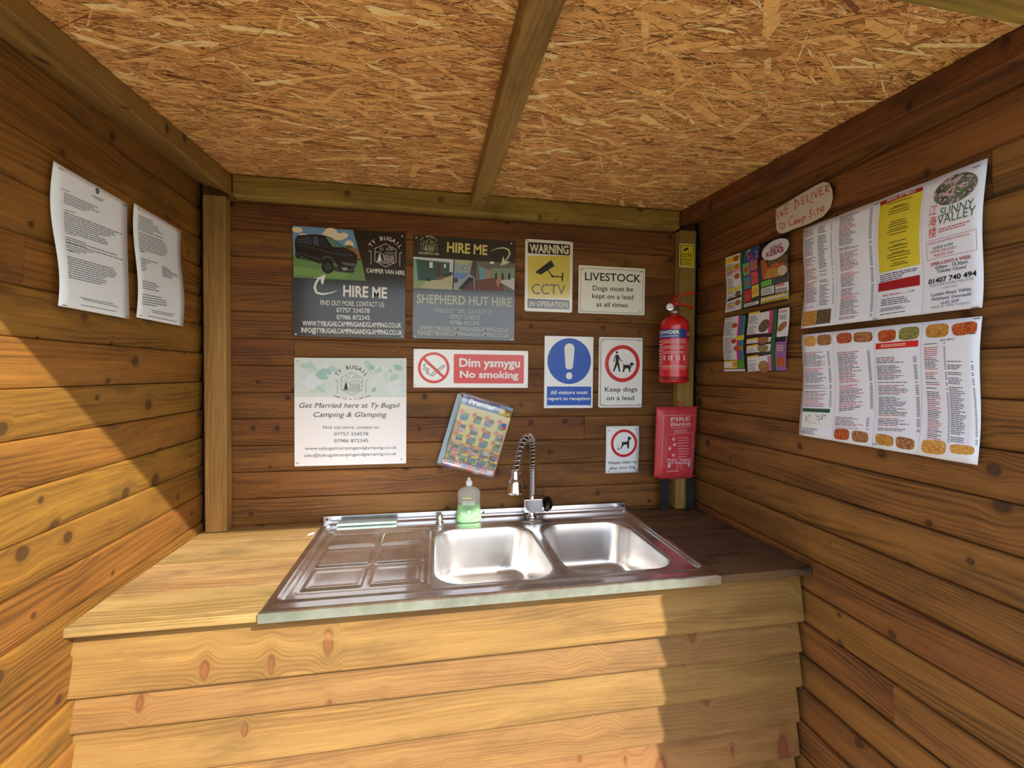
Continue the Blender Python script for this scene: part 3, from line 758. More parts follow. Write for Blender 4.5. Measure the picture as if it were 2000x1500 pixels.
loft([(a - .0022, b - .0022, z + .0015) for a, b, z in BP[:4]] + [(.0405, .0205, .064), (.0400, .0200, .066)]).build('liquid', M_GREEN, bt)
mb = MB(); mb.lathe([(.0125, .136), (.0125, .152), (.010, .154), (.006, .158), (.005, .165), (.003, .167)], 18); mb.build('cap', flat((222, 230, 232), .3), bt)
lb = Sign('label_holder', .07, .10, [(0, 0), (70, 0), (70, 100), (0, 100)], (0, 0, 0), place=lambda x, z, o_: (x, -.0245 - o_ - .0004 + (abs(x) / .04) ** 3 * .008, z + .055))
W1 = flat((214, 228, 220), .4); Y1 = flat((214, 210, 120), .4)
lb.rect(10, 8, 42, 12, Y1, 1); lb.lines(8, 20, 62, 36, 3, W1, 1, rag=.1, th=.5); lb.lines(12, 40, 58, 58, 3, flat((120, 160, 110), .4), 1, th=.4)
lb.stroke([(4, 66), (35, 88), (66, 66)], .0022, W1, 2); lb.stroke([(12, 64), (35, 80), (58, 64)], .0010, W1, 2); lb.disc(35, 62, .005, W1, 1)
for part, (mb_, ms) in lb.parts.items(): tag(mb_.build('label', ms, bt), kind='stuff')
bpy.data.objects.remove(lb.root)

#SIGNS#
# ------------------------------------------------------------------ the emblem shared by the camp site boards
def emblem(s, cx, cz, R, m, lw=.0016, bottom=None, arc=1.5, crook=True, hh=1.0):
    """raw metres: hexagon half-width R around (cx, cz)"""
    K = 1.12 * hh; p = lambda x, y: (cx + x * R, cz + y * R * hh)
    hx = [p(0, 1.13), p(1, .6), p(1, -.6), p(0, -1.13), p(-1, -.6), p(-1, .6), p(0, 1.13)]
    s.stroke(hx, lw, m, 2, 'emblem', raw=True)
    s.stroke([p(-1, .25), p(-.6, .3), p(-.25, .05), p(-.1, -.12)], lw * .8, m, 2, 'emblem', raw=True)
    s.stroke([p(-.25, .05), p(.1, .28), p(.5, .3), p(1, .2)], lw * .8, m, 2, 'emblem', raw=True)
    s.stroke([p(0, 0), p(.4, .12), p(.95, .0)], lw * .6, m, 2, 'emblem', raw=True)
    th = [2 * PI * k / 12 for k in range(13)]
    s.stroke([p(-.38 + .13 * math.cos(t), .6 + .13 * math.sin(t)) for t in th], lw * .8, m, 2, 'emblem', raw=True)
    s.stroke([p(x, y) for x, y in ((.1, .58), (.15, .72), (.3, .7), (.38, .8), (.5, .7), (.68, .56), (.1, .52), (.1, .58))], lw * .8, m, 2, 'emblem', raw=True)
    for k in range(4):
        y = -.02 - .17 * k; wdt = .10 + .06 * k; s.poly([p(-.55, y + .2), p(-.55 - wdt, y - .06), p(-.55 + wdt, y - .06)], m, 3, 'emblem', raw=True)
    s.stroke([p(-.55, -.6), p(-.55, -.75)], lw, m, 2, 'emblem', raw=True)
    s.stroke([p(-.18, -.2), p(-.1, -.05), p(.7, -.08), p(.82, -.22), p(-.18, -.2)], lw * .9, m, 2, 'emblem', raw=True)
    for k in range(6): s.stroke([p(-.12 + k * .17, -.2), p(-.12 + k * .17, -.62)], lw * .9, m, 2, 'emblem', raw=True)
    s.stroke([p(-.18, -.42), p(.82, -.42)], lw * .9, m, 2, 'emblem', raw=True); s.stroke([p(-.85, -.66), p(.85, -.66)], lw, m, 2, 'emblem', raw=True)
    s.stroke([p(-.4, -.8), p(.4, -.8)], lw * .7, m, 2, 'emblem', raw=True)
    if crook:
        for sg in (-1, 1):
            s.stroke([p(sg * 1.36, -.95), p(sg * 1.36, .28), p(sg * 1.42, .38), p(sg * 1.52, .36), p(sg * 1.54, .22)], lw, m, 2, 'emblem', raw=True)
    t = 'TY BUGAIL'; RR = R * 1.62
    for k, ch in enumerate(t):
        if ch == ' ': continue
        a = PI / 2 + (4 - k) * .245 * arc / 1.5
        s.letter(ch, cx + RR * math.cos(a) * 1.02, cz + .03 * R + RR * math.sin(a) * hh, a - PI / 2, R * .36, 1.0, m)
SM = .0
def boards(name, w, h, quad, x, y, z, m, rad=.003, thick=.003, tilt=0, cor=.012, **kw):
    s = Sign(name, w, h, quad, (x, y, z), 0, tilt); s.sheet(m, rad, thick, **kw); return s
CHAR = flat((38, 40, 44), .28, coat=.5); OFFW = flat((232, 234, 236), .4)

# camper van board, artwork in pixels of a 1500 px close view
s = boards('advert_board', .40, .40, [(85, 80), (1448, 150), (1440, 1442), (58, 1410)], -.304, -.0008, 1.796, CHAR, tilt=.004)
tag(s.root, 'dark square advert board with a black camper van photo, HIRE ME and an arrow', 'sign', 'adverts of the camp site')
s.quad([(820, 125), (1446, 150), (1446, 700), (960, 726)], flat((22, 22, 22), .28, coat=.5), 1, 'picture')
s.poly([(85, 80), (805, 120), (905, 480), (85, 440)], flat((112, 160, 205), .35), 1, 'picture')
CLD = flat((236, 226, 200), .35)
for cx, cy, a, b in ((140, 130, .018, .010), (210, 190, .016, .006), (540, 150, .022, .016), (600, 200, .035, .014), (700, 185, .014, .010), (760, 290, .016, .014), (470, 170, .010, .006)): s.disc(cx, cy, a, CLD, 2, 'picture', b, 20)
s.poly([(700, 330), (860, 340), (905, 480), (700, 470)], flat((150, 110, 78), .4), 3, 'picture')
s.disc(755, 322, .014, flat((90, 96, 60), .4), 4, 'picture', .006, 16)
s.poly([(85, 430), (905, 470), (958, 730), (85, 697)], flat((104, 142, 84), .4), 3, 'picture')
s.poly([(85, 560), (560, 620), (760, 650), (690, 705), (85, 660)], flat((120, 158, 88), .4), 4, 'picture')
VB = flat((26, 27, 34), .22, coat=.4); VG = flat((54, 66, 84), .2, coat=.3); VS = flat((14, 15, 18), .4); VL = flat((120, 128, 140), .3)
s.poly([(140, 470), (420, 520), (600, 620), (800, 640), (830, 600), (600, 560), (160, 440)], flat((48, 62, 40), .5), 4, 'picture')
s.poly([(105, 300), (118, 225), (150, 195), (340, 180), (480, 195), (560, 225), (690, 325), (820, 385), (858, 430), (850, 520), (820, 590), (700, 620), (640, 610), (600, 520), (460, 505), (400, 530), (190, 440), (120, 420)], VB, 5, 'picture')
s.poly([(125, 285), (135, 225), (300, 200), (320, 285), (310, 310)], VG, 6, 'picture')
s.poly([(328, 205), (385, 203), (400, 320), (330, 310)], flat((70, 84, 108), .2), 6, 'picture')
s.poly([(400, 215), (455, 215), (520, 320), (500, 350), (410, 320)], flat((44, 52, 70), .2), 6, 'picture')
s.poly([(470, 205), (560, 232), (690, 335), (560, 325)], flat((96, 140, 130), .2), 6, 'picture')
s.stroke([(110, 300), (400, 360), (560, 405), (800, 430)], .0010, VL, 7, 'picture'); s.stroke([(140, 380), (240, 430), (400, 480)], .0012, VL, 7, 'picture')
s.poly([(560, 345), (700, 350), (830, 400), (780, 455), (620, 430)], flat((44, 46, 62), .2), 6, 'picture')
for cx, cy, a, b in ((145, 420, .010, .016), (500, 565, .022, .026)):
    s.disc(cx, cy, a, VS, 8, 'picture', b, 24); s.disc(cx, cy, a * .55, flat((52, 54, 60), .3), 9, 'picture', b * .55, 20)
s.stroke([(430, 470), (470, 445), (530, 450), (580, 510)], .002, VL, 8, 'picture')
s.poly([(650, 500), (760, 520), (830, 520), (850, 560), (700, 545)], flat((92, 96, 108), .25), 8, 'picture')
s.poly([(660, 575), (730, 570), (745, 600), (690, 612)], flat((150, 152, 158), .25), 8, 'picture')
s.stroke([(740, 600), (800, 590), (825, 560)], .0014, VL, 9, 'picture')
s.stroke([(618, 848), (540, 880), (430, 898), (360, 880), (338, 820), (360, 750), (400, 700)], [.001, .004, .007, .0085, .0085, .008, .007], OFFW, 9, 'arrow')
s.poly([(325, 700), (390, 695), (470, 655), (462, 700), (440, 780), (420, 775), (410, 715)], OFFW, 10, 'arrow')
X, Z = s.H(1200, 418); emblem(s, X, Z, .0385, OFFW)
s.text('CAMPER VAN HIRE', (965, 628), (1434, 655), 52, OFFW, off=.015)
s.text('HIRE ME', (680, 918), (1218, 940), 128, OFFW, off=.03)
s.text('FIND OUT MORE, CONTACT US:', (400, 1028), (1185, 1048), 58, OFFW, off=.008)
s.text('07757 334578', (598, 1115), (1003, 1122), 54, OFFW, off=.008); s.text('07986 872345', (598, 1203), (1003, 1208), 54, OFFW, off=.008)
s.text('WWW.TYBUGAILCAMPINGANDGLAMPING.CO.UK', (182, 1282), (1395, 1302), 58, OFFW, off=.02)
s.text('INFO@TYBUGAILCAMPINGANDGLAMPING.CO.UK', (165, 1365), (1410, 1392), 58, OFFW, off=.02)
s.fixings([(96, 105), (1404, 183), (97, 1388), (1402, 1410)], m=flat((220, 222, 220), .3)); s.done()

# shepherd hut board
SAGE = flat((208, 212, 176), .4)
s = boards('advert_board', .395, .392, [(112, 68), (1422, 135), (1412, 1412), (108, 1388)], .122, -.0008, 1.794, flat((58, 66, 76), .22, coat=.8), tilt=.003)  # bluish sky reflection put into the board colour
tag(s.root, 'slate grey square advert board with three hut photos and SHEPHERD HUT HIRE', 'sign', 'adverts of the camp site')
s.quad([(112, 68), (1422, 135), (1418, 400), (112, 345)], flat((40, 46, 46), .25, coat=.6), 1, 'picture')
X, Z = s.H(312, 205); emblem(s, X, Z, .0215, SAGE, lw=.0011, hh=1.05)
s.text('SHEPHERD HUT HIRE', (176, 308), (440, 320), 26, SAGE, off=.01)
s.text('HIRE ME', (540, 275), (1060, 308), 122, flat((222, 206, 128), .4), off=.03)
s.stroke([(1100, 262), (1180, 225), (1270, 215), (1335, 240), (1350, 290), (1320, 350), (1290, 390)], [.001, .003, .005, .006, .006, .0055, .005], SAGE, 9, 'arrow')
s.poly([(1265, 320), (1283, 385), (1360, 392), (1300, 425), (1232, 445)], SAGE, 10, 'arrow')
s.quad([(112, 345), (625, 372), (610, 762), (112, 745)], flat((206, 214, 226), .4), 2, 'picture')
s.poly([(150, 375), (575, 415), (575, 560), (600, 590), (180, 690), (112, 640), (112, 380)], flat((58, 92, 88), .4), 3, 'picture')
s.poly([(112, 380), (150, 385), (175, 690), (112, 700)], flat((128, 170, 160), .4), 4, 'picture')
s.poly([(112, 665), (400, 640), (608, 570), (610, 762), (112, 745)], flat((178, 180, 150), .4), 4, 'picture')
s.poly([(112, 650), (280, 645), (200, 740), (112, 742)], flat((136, 164, 118), .4), 5, 'picture')
s.rect(318, 410, 360, 485, OFFW, 5); s.rect(505, 432, 528, 480, OFFW, 5)
s.poly([(410, 415), (458, 420), (455, 600), (410, 600)], flat((92, 58, 54), .4), 5, 'picture')
s.poly([(400, 600), (500, 590), (500, 625), (430, 642)], flat((130, 76, 84), .4), 6, 'picture'); s.disc(305, 635, .007, flat((40, 60, 60), .5), 6, 'picture')
s.poly([(490, 560), (610, 530), (612, 572), (520, 608)], flat((52, 54, 66), .4), 6, 'picture')
for k in range(7): s.stroke([(170, 410 + 36 * k), (400, 425 + 30 * k)], .0006, flat((42, 74, 70), .5), 5, 'picture')
s.quad([(638, 372), (905, 388), (897, 768), (628, 762)], flat((150, 168, 176), .4), 2, 'picture')
s.poly([(645, 372), (870, 386), (800, 440), (680, 430)], flat((176, 186, 130), .4), 3, 'picture')
s.poly([(640, 540), (820, 550), (760, 620), (640, 620)], flat((110, 140, 200), .4), 3, 'picture'); s.disc(652, 640, .010, flat((80, 56, 84), .4), 4, 'picture')
s.poly([(740, 765), (690, 750), (880, 590), (893, 768)], flat((92, 60, 62), .4), 3, 'picture'); s.poly([(690, 745), (730, 760), (890, 620), (830, 590)], flat((34, 34, 46), .4), 4, 'picture')
s.poly([(870, 388), (905, 390), (900, 600), (835, 560)], flat((86, 70, 60), .4), 4, 'picture'); s.rect(748, 460, 785, 500, flat((40, 44, 40), .4), 5); s.rect(756, 468, 778, 492, OFFW, 6)
s.quad([(918, 390), (1420, 412), (1412, 768), (908, 768)], flat((112, 104, 96), .4), 2, 'picture')
s.poly([(940, 440), (1080, 500), (1080, 610), (970, 625)], flat((108, 156, 178), .4), 3, 'picture'); s.poly([(1055, 500), (1110, 500), (1110, 620), (1055, 620)], flat((172, 132, 92), .4), 4, 'picture')
s.poly([(1110, 480), (1415, 470), (1412, 640), (1120, 620)], flat((128, 150, 132), .4), 3, 'picture'); s.disc(1120, 408, .009, flat((246, 244, 236), .4), 4, 'picture', .005)
s.poly([(910, 640), (1180, 600), (1260, 700), (1270, 768), (908, 768)], flat((112, 64, 60), .4), 4, 'picture')
s.poly([(1205, 645), (1412, 600), (1412, 760)], flat((196, 196, 204), .4), 5, 'picture'); s.poly([(1150, 590), (1290, 600), (1220, 650), (1205, 740), (1170, 650)], flat((176, 128, 96), .4), 5, 'picture')
for x in (1160, 1245, 1330): s.rect(x, 540, x + 26, 625, flat((34, 44, 48), .4), 6)
s.text('SHEPHERD HUT HIRE', (158, 935), (1375, 970), 112, flat((196, 206, 186), .4), off=.015)
SG2 = flat((184, 198, 196), .4)
s.text('FIND OUT MORE, CONTACT US:', (392, 1055), (1125, 1073), 54, SG2, off=.004)
s.text('07757 334578', (582, 1135), (963, 1145), 54, SG2, off=.004); s.text('07986 872345', (582, 1210), (963, 1220), 54, SG2, off=.004)
s.text('WWW.TYBUGAILCAMPINGANDGLAMPING.CO.UK', (188, 1278), (1335, 1298), 52, SG2, off=.01)
s.text('INFO@TYBUGAILCAMPINGANDGLAMPING.CO.UK', (170, 1340), (1345, 1368), 52, SG2, off=.01)
s.fixings([(150, 97), (1370, 157), (138, 1362), (1382, 1392)], m=flat((220, 222, 220), .3)); s.done()

# wedding board
s = boards('advert_board', .40, .40, [(88, 115), (1408, 130), (1408, 1352), (94, 1390)], -.299, -.0008, 1.318, flat((236, 236, 240), .3, coat=.4))
tag(s.root, 'white square wedding advert board with pale floral top, Get Married here', 'sign', 'adverts of the camp site')
PT = [flat((176, 204, 200), .35), flat((196, 216, 210), .35), flat((156, 190, 190), .35), flat((208, 222, 226), .35)]
s.rect(90, 118, 1406, 575, flat((206, 218, 216), .35), 1, 'picture')
rr = random.Random(11)
for k in range(60):
    x = rr.uniform(190, 1310); y = rr.uniform(205, 500)
    if 540 < x < 980 and y > 260: continue
    s.disc(x, y, rr.uniform(.008, .026), PT[k % 4], 1.1 + k * .02, 'picture', rr.uniform(.005, .012), 14, rr.uniform(0, PI))
for cx, cy in ((290, 400), (1260, 470)):
    for k in range(6): s.disc(cx + 55 * math.cos(k), cy + 45 * math.sin(k), .018, flat((212, 222, 232), .35), 2.5 + k * .1, 'picture', .011, 16, k)
INK = flat((46, 56, 62), .45); GR = flat((70, 78, 84), .45)
X, Z = s.H(765, 418); emblem(s, X, Z, .0375, INK, lw=.0012)
for k, ch in enumerate('CAMPING & GLAMPING'):
    if ch != ' ':
        a = -PI / 2 + (k - 8.5) * .078; s.letter(ch, X + .118 * math.cos(a) * .85, Z - .002 - .118 * math.sin(a) * -.47, (a + PI / 2) * .5, .0062, 1.0, GR)
s.text('Get Married here at Ty Bugail', (150, 703), (1335, 697), 58, INK, shear=.28)
s.text('Camping & Glamping', (318, 810), (1180, 806), 58, INK, shear=.28)
s.text('Find out more, contact us:', (430, 948), (1090, 944), 36, GR)
s.text('07757 334578', (558, 1028), (960, 1025), 38, GR); s.text('07986 872345', (558, 1108), (960, 1104), 38, GR)
s.text('www.tybugailcampingandglamping.co.uk', (215, 1196), (1295, 1180), 34, GR)
s.text('info@tybugailcampingandglamping.co.uk', (208, 1280), (1295, 1252), 34, GR)
s.fixings([(125, 155), (1344, 172), (127, 1352), (1350, 1305)]); s.done()

# no smoking
s = boards('safety_sign', .449, .148, [(36, 194), (1086, 213), (1088, 556), (34, 550)], .152, -.0008, 1.484, flat((238, 242, 246), .22, coat=.6), tilt=0)
tag(s.root, 'long white and red sign with barred cigarette, Dim ysmygu No smoking', 'sign')
RED = flat((214, 44, 50), .25, coat=.5)
s.rrect(402, 240, 1050, 516, .006, RED, 1); s.text('Dim ysmygu', (452, 356), (1012, 362), 74, WHITE, off=.03); s.text('No smoking', (458, 458), (1000, 466), 62, WHITE, off=.03)
for pts in ([(195, 430), (308, 342), (318, 356), (206, 446), (195, 430)], [(180, 420), (160, 400), (175, 380), (140, 365), (125, 350), (150, 330)], [(185, 442), (150, 410), (155, 390), (122, 378)]): s.stroke(pts, .0022, BLACK, 2, 'pictogram')
s.ring(220, 368, .0600, .0500, RED, 3, 'pictogram'); s.stroke([(130, 285), (306, 450)], .0105, RED, 4, 'pictogram')
s.fixings([(54, 210), (1066, 227), (52, 527), (1070, 532)]); s.done()

# warning CCTV
s = boards('warning_sign', .198, .287, [(180, 103), (850, 148), (845, 1160), (178, 1132)], .459, -.0008, 1.861, flat((240, 240, 234), .25, coat=.6), rad=.008, thick=.004)
tag(s.root, 'yellow and white upright WARNING CCTV IN OPERATION sign with camera pictogram', 'sign')
s.rrect(218, 150, 808, 345, .006, BLACK, 1); s.text('WARNING', (240, 295), (790, 320), 112, flat((226, 222, 190), .4), off=.04)
s.rect(222, 350, 806, 948, flat((222, 206, 96), .2, coat=1), 1, 'print')
s.poly([(330, 572), (545, 410), (592, 492), (395, 622), (378, 598), (350, 604), (335, 590)], BLACK, 2, 'pictogram')
s.stroke([(500, 556), (562, 640), (705, 652)], [.004, .005, .004], BLACK, 3, 'pictogram'); s.disc(565, 642, .005, BLACK, 4, 'pictogram'); s.stroke([(706, 594), (702, 706)], .006, BLACK, 4, 'pictogram')
s.text('CCTV', (278, 892), (748, 904), 146, flat((104, 106, 108), .3), off=-.002)  # black letters, the glare over them painted in as grey
s.rrect(218, 955, 806, 1115, .004, flat((22, 24, 34), .2, coat=1), 1); s.text('IN OPERATION', (245, 1062), (782, 1082), 72, WHITE, off=.02)  # black panel, its bluish glare put into the colour
s.fixings([(212, 125), (818, 162), (210, 1118), (812, 1130)]); s.done()

# livestock
CREAM = flat((244, 247, 240), .4)
s = boards('notice_sign', .291, .195, [(932, 480), (1858, 546), (1845, 1192), (920, 1142)], .730, -.0008, 1.815, CREAM, rad=.004)
tag(s.root, 'cream landscape LIVESTOCK sign about dogs kept on a lead', 'sign', 'dog and livestock notices')
for a, b in (((962, 518), (1835, 580)), ((1835, 580), (1815, 1165)), ((1815, 1165), (948, 1118)), ((948, 1118), (962, 518))): s.stroke([a, b], .0013, flat((70, 70, 60), .4), 1, 'border')
s.text('LIVESTOCK', (1015, 690), (1795, 735), 106, BLACK, off=.01)
s.text('Dogs must be', (1122, 833), (1688, 862), 66, BLACK, off=.006); s.text('kept on a lead', (1115, 942), (1688, 972), 66, BLACK, off=.006); s.text('at all times', (1172, 1058), (1612, 1078), 62, BLACK, off=.006)
s.fixings([(980, 540), (1808, 590), (972, 1092), (1780, 1130)]); s.done()

# visitors
BLUE = flat((0, 84, 196), .4, coat=.08)
s = boards('safety_sign', .207, .293, [(63, 80), (545, 92), (535, 782), (63, 785)], .548, -.0008, 1.4745, flat((238, 242, 246), .3, coat=.3))
tag(s.root, 'white sign with blue disc and exclamation mark, All visitors must report to reception', 'sign')
s.disc(308, 330, .0925, BLUE, 1, 'pictogram', .0935, 60)
th = [PI * k / 10 for k in range(11)]
s.poly([(308 + 50 * math.cos(t), 205 - 50 * math.sin(t)) for t in th] + [(270, 390), (282, 406), (308, 410), (332, 406), (342, 390)][::1], WHITE, 2, 'pictogram')
s.disc(306, 473, .0135, WHITE, 2, 'pictogram', .0145)
s.rrect(90, 576, 520, 756, .003, BLUE, 1); s.text('All visitors must', (122, 652), (488, 648), 34, WHITE, off=.02); s.text('report to reception', (96, 708), (508, 706), 32, WHITE, off=.02)
s.fixings([(90, 110), (512, 118), (88, 765), (512, 762)]); s.done()

# keep dogs
s = boards('notice_sign', .194, .293, [(597, 86), (1034, 98), (1018, 778), (588, 776)], .7735, -.0008, 1.4755, flat((244, 238, 236), .35), rad=.008)
tag(s.root, 'white Keep dogs on a lead sign with walker and dog in red ring', 'sign', 'dog and livestock notices')
RED2 = flat((204, 34, 40), .3, coat=.3); DK = flat((40, 44, 52), .4)
s.rrect(614, 106, 1022, 760, .008, DK, 1, 'border'); s.rrect(619, 111, 1017, 755, .007, flat((240, 242, 242), .35), 2, 'border')
s.ring(828, 350, .0775, .0615, RED2, 3, 'pictogram')
s.disc(773, 240, .0052, BLACK, 3, 'pictogram'); s.poly([(762, 262), (785, 262), (796, 290), (790, 330), (795, 350), (806, 428), (792, 430), (776, 360), (745, 430), (732, 424), (756, 350), (760, 310)], BLACK, 3, 'pictogram')
s.stroke([(762, 268), (748, 300), (740, 330)], .004, BLACK, 4, 'pictogram'); s.stroke([(788, 275), (805, 310), (820, 328)], .004, BLACK, 4, 'pictogram'); s.stroke([(820, 328), (850, 345), (905, 360)], .0008, BLACK, 4, 'pictogram')
s.poly([(832, 348), (845, 362), (895, 362), (908, 345), (922, 335), (945, 358), (925, 370), (918, 382), (908, 400), (905, 432), (894, 434), (888, 400), (860, 395), (848, 412), (842, 432), (826, 432), (834, 400), (836, 380)], BLACK, 3, 'pictogram')
s.stroke([(898, 362), (912, 382)], .0022, WHITE, 5, 'pictogram')
s.text('Keep dogs', (652, 622), (972, 622), 44, DK, off=.01); s.text('on a lead', (668, 706), (942, 706), 44, DK, off=.01)
s.fixings([(640, 128), (990, 130), (632, 742), (988, 745)]); s.done()

# clean up
def wv(a, f, p): return lambda x, z: .004 + a * math.sin(f * z + p)
s = Sign('notice_sign', .147, .198, [(670, 960), (994, 962), (980, 1418), (656, 1418)], (.786, -.0008, 1.152), warp=lambda x, z: .003 + .003 * math.sin(26 * z + 1) * (.5 + x * 4))
s.sheet(flat((238, 244, 248), .35), thick=.0008, nx=6, nz=14)
tag(s.root, 'small white Please clean up after your dog notice with dog in red ring', 'sign', 'dog and livestock notices')
s.ring(840, 1128, .0585, .0475, RED2, 3, 'pictogram')
s.poly([(815, 1102), (824, 1116), (872, 1112), (878, 1095), (878, 1070), (890, 1062), (914, 1080), (908, 1090), (892, 1094), (890, 1120), (886, 1180), (872, 1180), (870, 1140), (838, 1142), (822, 1160), (812, 1184), (802, 1180), (816, 1146), (820, 1125)], BLACK, 3, 'pictogram')
s.stroke([(782, 1134), (782, 1165)], .0012, DK, 3, 'pictogram'); s.poly([(768, 1190), (782, 1166), (798, 1190)], flat((190, 96, 120), .4), 3, 'pictogram')
s.text('Please clean up', (684, 1330), (970, 1322), 28, DK, off=.008); s.text('after your dog', (692, 1382), (950, 1376), 28, DK, off=.008)
s.fixings([(696, 1002), (964, 996), (684, 1398), (964, 1390)]); s.done()

# sticker on the post
s = Sign('warning_sticker', .070, .098, [(183, 45), (266, 45), (264, 174), (180, 170)], (1.0420, -.0432, 1.966)); s.sheet(flat((222, 214, 150), .4), thick=.0006, rad=.002)
tag(s.root, 'small yellow CCTV sticker at the top of the right corner post', 'sticker')
YEL = flat((228, 206, 40), .35); s.rrect(189, 52, 260, 165, .002, BLACK, 1); s.rect(192, 55, 258, 162, YEL, 2)
s.poly([(202, 78), (226, 64), (231, 72), (208, 86)], BLACK, 3, 'pictogram'); s.stroke([(224, 78), (232, 90), (246, 90)], .0012, BLACK, 3, 'pictogram')
s.text('CCTV', (196, 118), (250, 118), 18, BLACK, off=.02); s.lines(195, 124, 255, 132, 1, BLACK, 3, rag=0, th=.6); s.lines(195, 138, 255, 158, 3, BLACK, 3, rag=.2, th=.4); s.done()

# magazine in a clear sleeve, hung askew
MAGX, MAGZ = .1708, 1.2185; MT = math.radians(16.2)
s = Sign('magazine', .205, .285, [(490, 640), (925, 770), (758, 1420), (285, 1285)], (MAGX + .008, -.004, MAGZ), 0, MT, warp=lambda x, z: .002 + .002 * math.sin(20 * x))
s.sheet(flat((226, 206, 130), .3), thick=.003, name='pages', nx=6, nz=6)
tag(s.root, 'colourful offers magazine in a clear sleeve hanging askew above the soap bottle', 'magazine')
OR = flat((226, 130, 56), .3); BN = flat((40, 66, 150), .3)
f4 = lambda a, b: (490 + (925 - 490) * a + (285 - 490) * b + (758 - 925 - 285 + 490) * a * b, 640 + (770 - 640) * a + (1285 - 640) * b)
def qd(a0, b0, a1, b1, m, lay): s.quad([f4(a0, b0), f4(a1, b0), f4(a1, b1), f4(a0, b1)], m, lay, 'picture')
qd(0, 0, 1, .13, flat((126, 164, 214), .3), 1); qd(.08, -.0, .74, .12, BN, 2); qd(.74, .03, 1, .13, flat((120, 96, 44), .3), 2)
qd(0, .13, 1, .34, flat((222, 206, 150), .3), 1); qd(0, .62, 1, .76, flat((228, 148, 70), .3), 1); qd(0, .76, 1, .88, flat((240, 196, 40), .3), 1); qd(0, .88, 1, 1, flat((214, 56, 52), .3), 1)
s.text('Premier', f4(.14, .095), f4(.66, .095), 45, WHITE, 4, off=.03); s.text('MEGA', f4(.75, .115), f4(.97, .115), 28, flat((236, 220, 90), .3), 4, shear=.2, off=.02)
PR = [(60, 70, 76), (70, 92, 160), (170, 70, 50), (60, 96, 190), (90, 130, 110), (200, 110, 140), (90, 80, 120), (44, 46, 50), (96, 150, 130), (190, 180, 190)]
k = 0
for row, (b, cnt) in enumerate(((.24, 4), (.40, 4), (.54, 4), (.69, 5), (.82, 5), (.93, 4))):
    for c in range(cnt):
        a = (c + .5) / cnt; k += 1
        j1 = random.uniform(-.02, .02); qd(a - .07 + j1, b - .01 + j1, a + .06 + j1, b + .085, flat(PR[k % 10], .3), 3 + .1 * (k % 3)); qd(a - .03 + j1, b + .02, a + .09, b + .07 + j1, flat(PR[(k * 7 + 4) % 10], .3), 3.15 + .1 * (k % 3))
        qd(a - .02, b - .02, a + .09, b + .03, flat(PR[(k * 3 + 1) % 10], .3), 3.3 + .1 * (k % 3))
        x, y = f4(a - .06, b - .02); s.disc(x, y, .0105, flat((208, 60, 54) if row < 3 else (70, 80, 96), .3), 4, 'picture'); s.ring(x, y, .0085, .0065, flat((238, 190, 160), .3), 4.5, 'picture', 16)
s.done()
fm = Sign('plastic_sleeve', .236, .306, [(0, 0), (1, 0), (1, 1), (0, 1)], (0, 0, 0), warp=lambda x, z: .0075 + .0015 * math.sin(30 * x + 8 * z))
o = fm.sheet(M_FILM, thick=.0003, name='plastic_sleeve', nx=10, nz=8); o.parent = s.root; o.location = (-.008, 0, 0); bpy.data.objects.remove(fm.root)
mb = MB(); mb.box(-.127, -.112, -.0105, -.0100, -.14, .14)
st = mb.build('binding_strip', flat((150, 176, 196), .2), s.root)

# ------------------------------------------------------------------ sheets of paper pinned to the left wall
ROTL = PI / 2 + .0211; ROTR = -PI / 2 - .01246
def lpos(y, z, off=0): return (-.803 - .0211 * y + off, y, z)
def rpos(y, z, off=0): return (1.118 + .01246 * y - off, y, z)
PAPER = flat((236, 244, 254), .6, spec=.3)
T1 = flat((96, 100, 108), .6); T2 = flat((132, 136, 144), .6)
LW1 = lambda x, z: .006 + .010 * math.sin(21 * z + .5 + 3 * x) * (1 if x < .03 else .5) + .004 * math.cos(40 * x)
s = Sign('paper_notice', .231, .299, [(322, 222), (803, 478), (806, 1238), (333, 1158)], lpos(-.5325, 1.750, .002), ROTL, warp=lambda x, z: .010 - .013 * math.sin(19 * z + .3) * (.35 - 2.2 * x) * .9)
s.sheet(PAPER, thick=.0004, nx=8, nz=24)
tag(s.root, 'white printed letter with small letterhead crest, left sheet of the pair', 'paper', 'letters pinned to the left wall')
def rowtxt(s, rows, m):
    for x0, y0, x1, y1 in rows:
        n = max(3, int(abs(x1 - x0) / 26)); x = 0
        while x < 1:
            e = min(1, x + random.uniform(.05, .13)); q_ = [(x0 + (x1 - x0) * t, y0 + (y1 - y0) * t) for t in (x, e)]
            s.poly([q_[0], q_[1], (q_[1][0], q_[1][1] + 5), (q_[0][0], q_[0][1] + 5)], m, 2, 'small_print'); x = e + .012
s.disc(607, 405, .006, flat((70, 84, 92), .6), 2, 'crest', .007, 14); s.poly([(596, 400), (612, 392), (622, 410), (610, 424)], flat((110, 120, 120), .6), 3, 'crest')
rowtxt(s, [(572, 433, 650, 462), (590, 447, 640, 470), (380, 398, 440, 416), (410, 535, 480, 552), (408, 685, 470, 700), (408, 800, 440, 808)], T2)
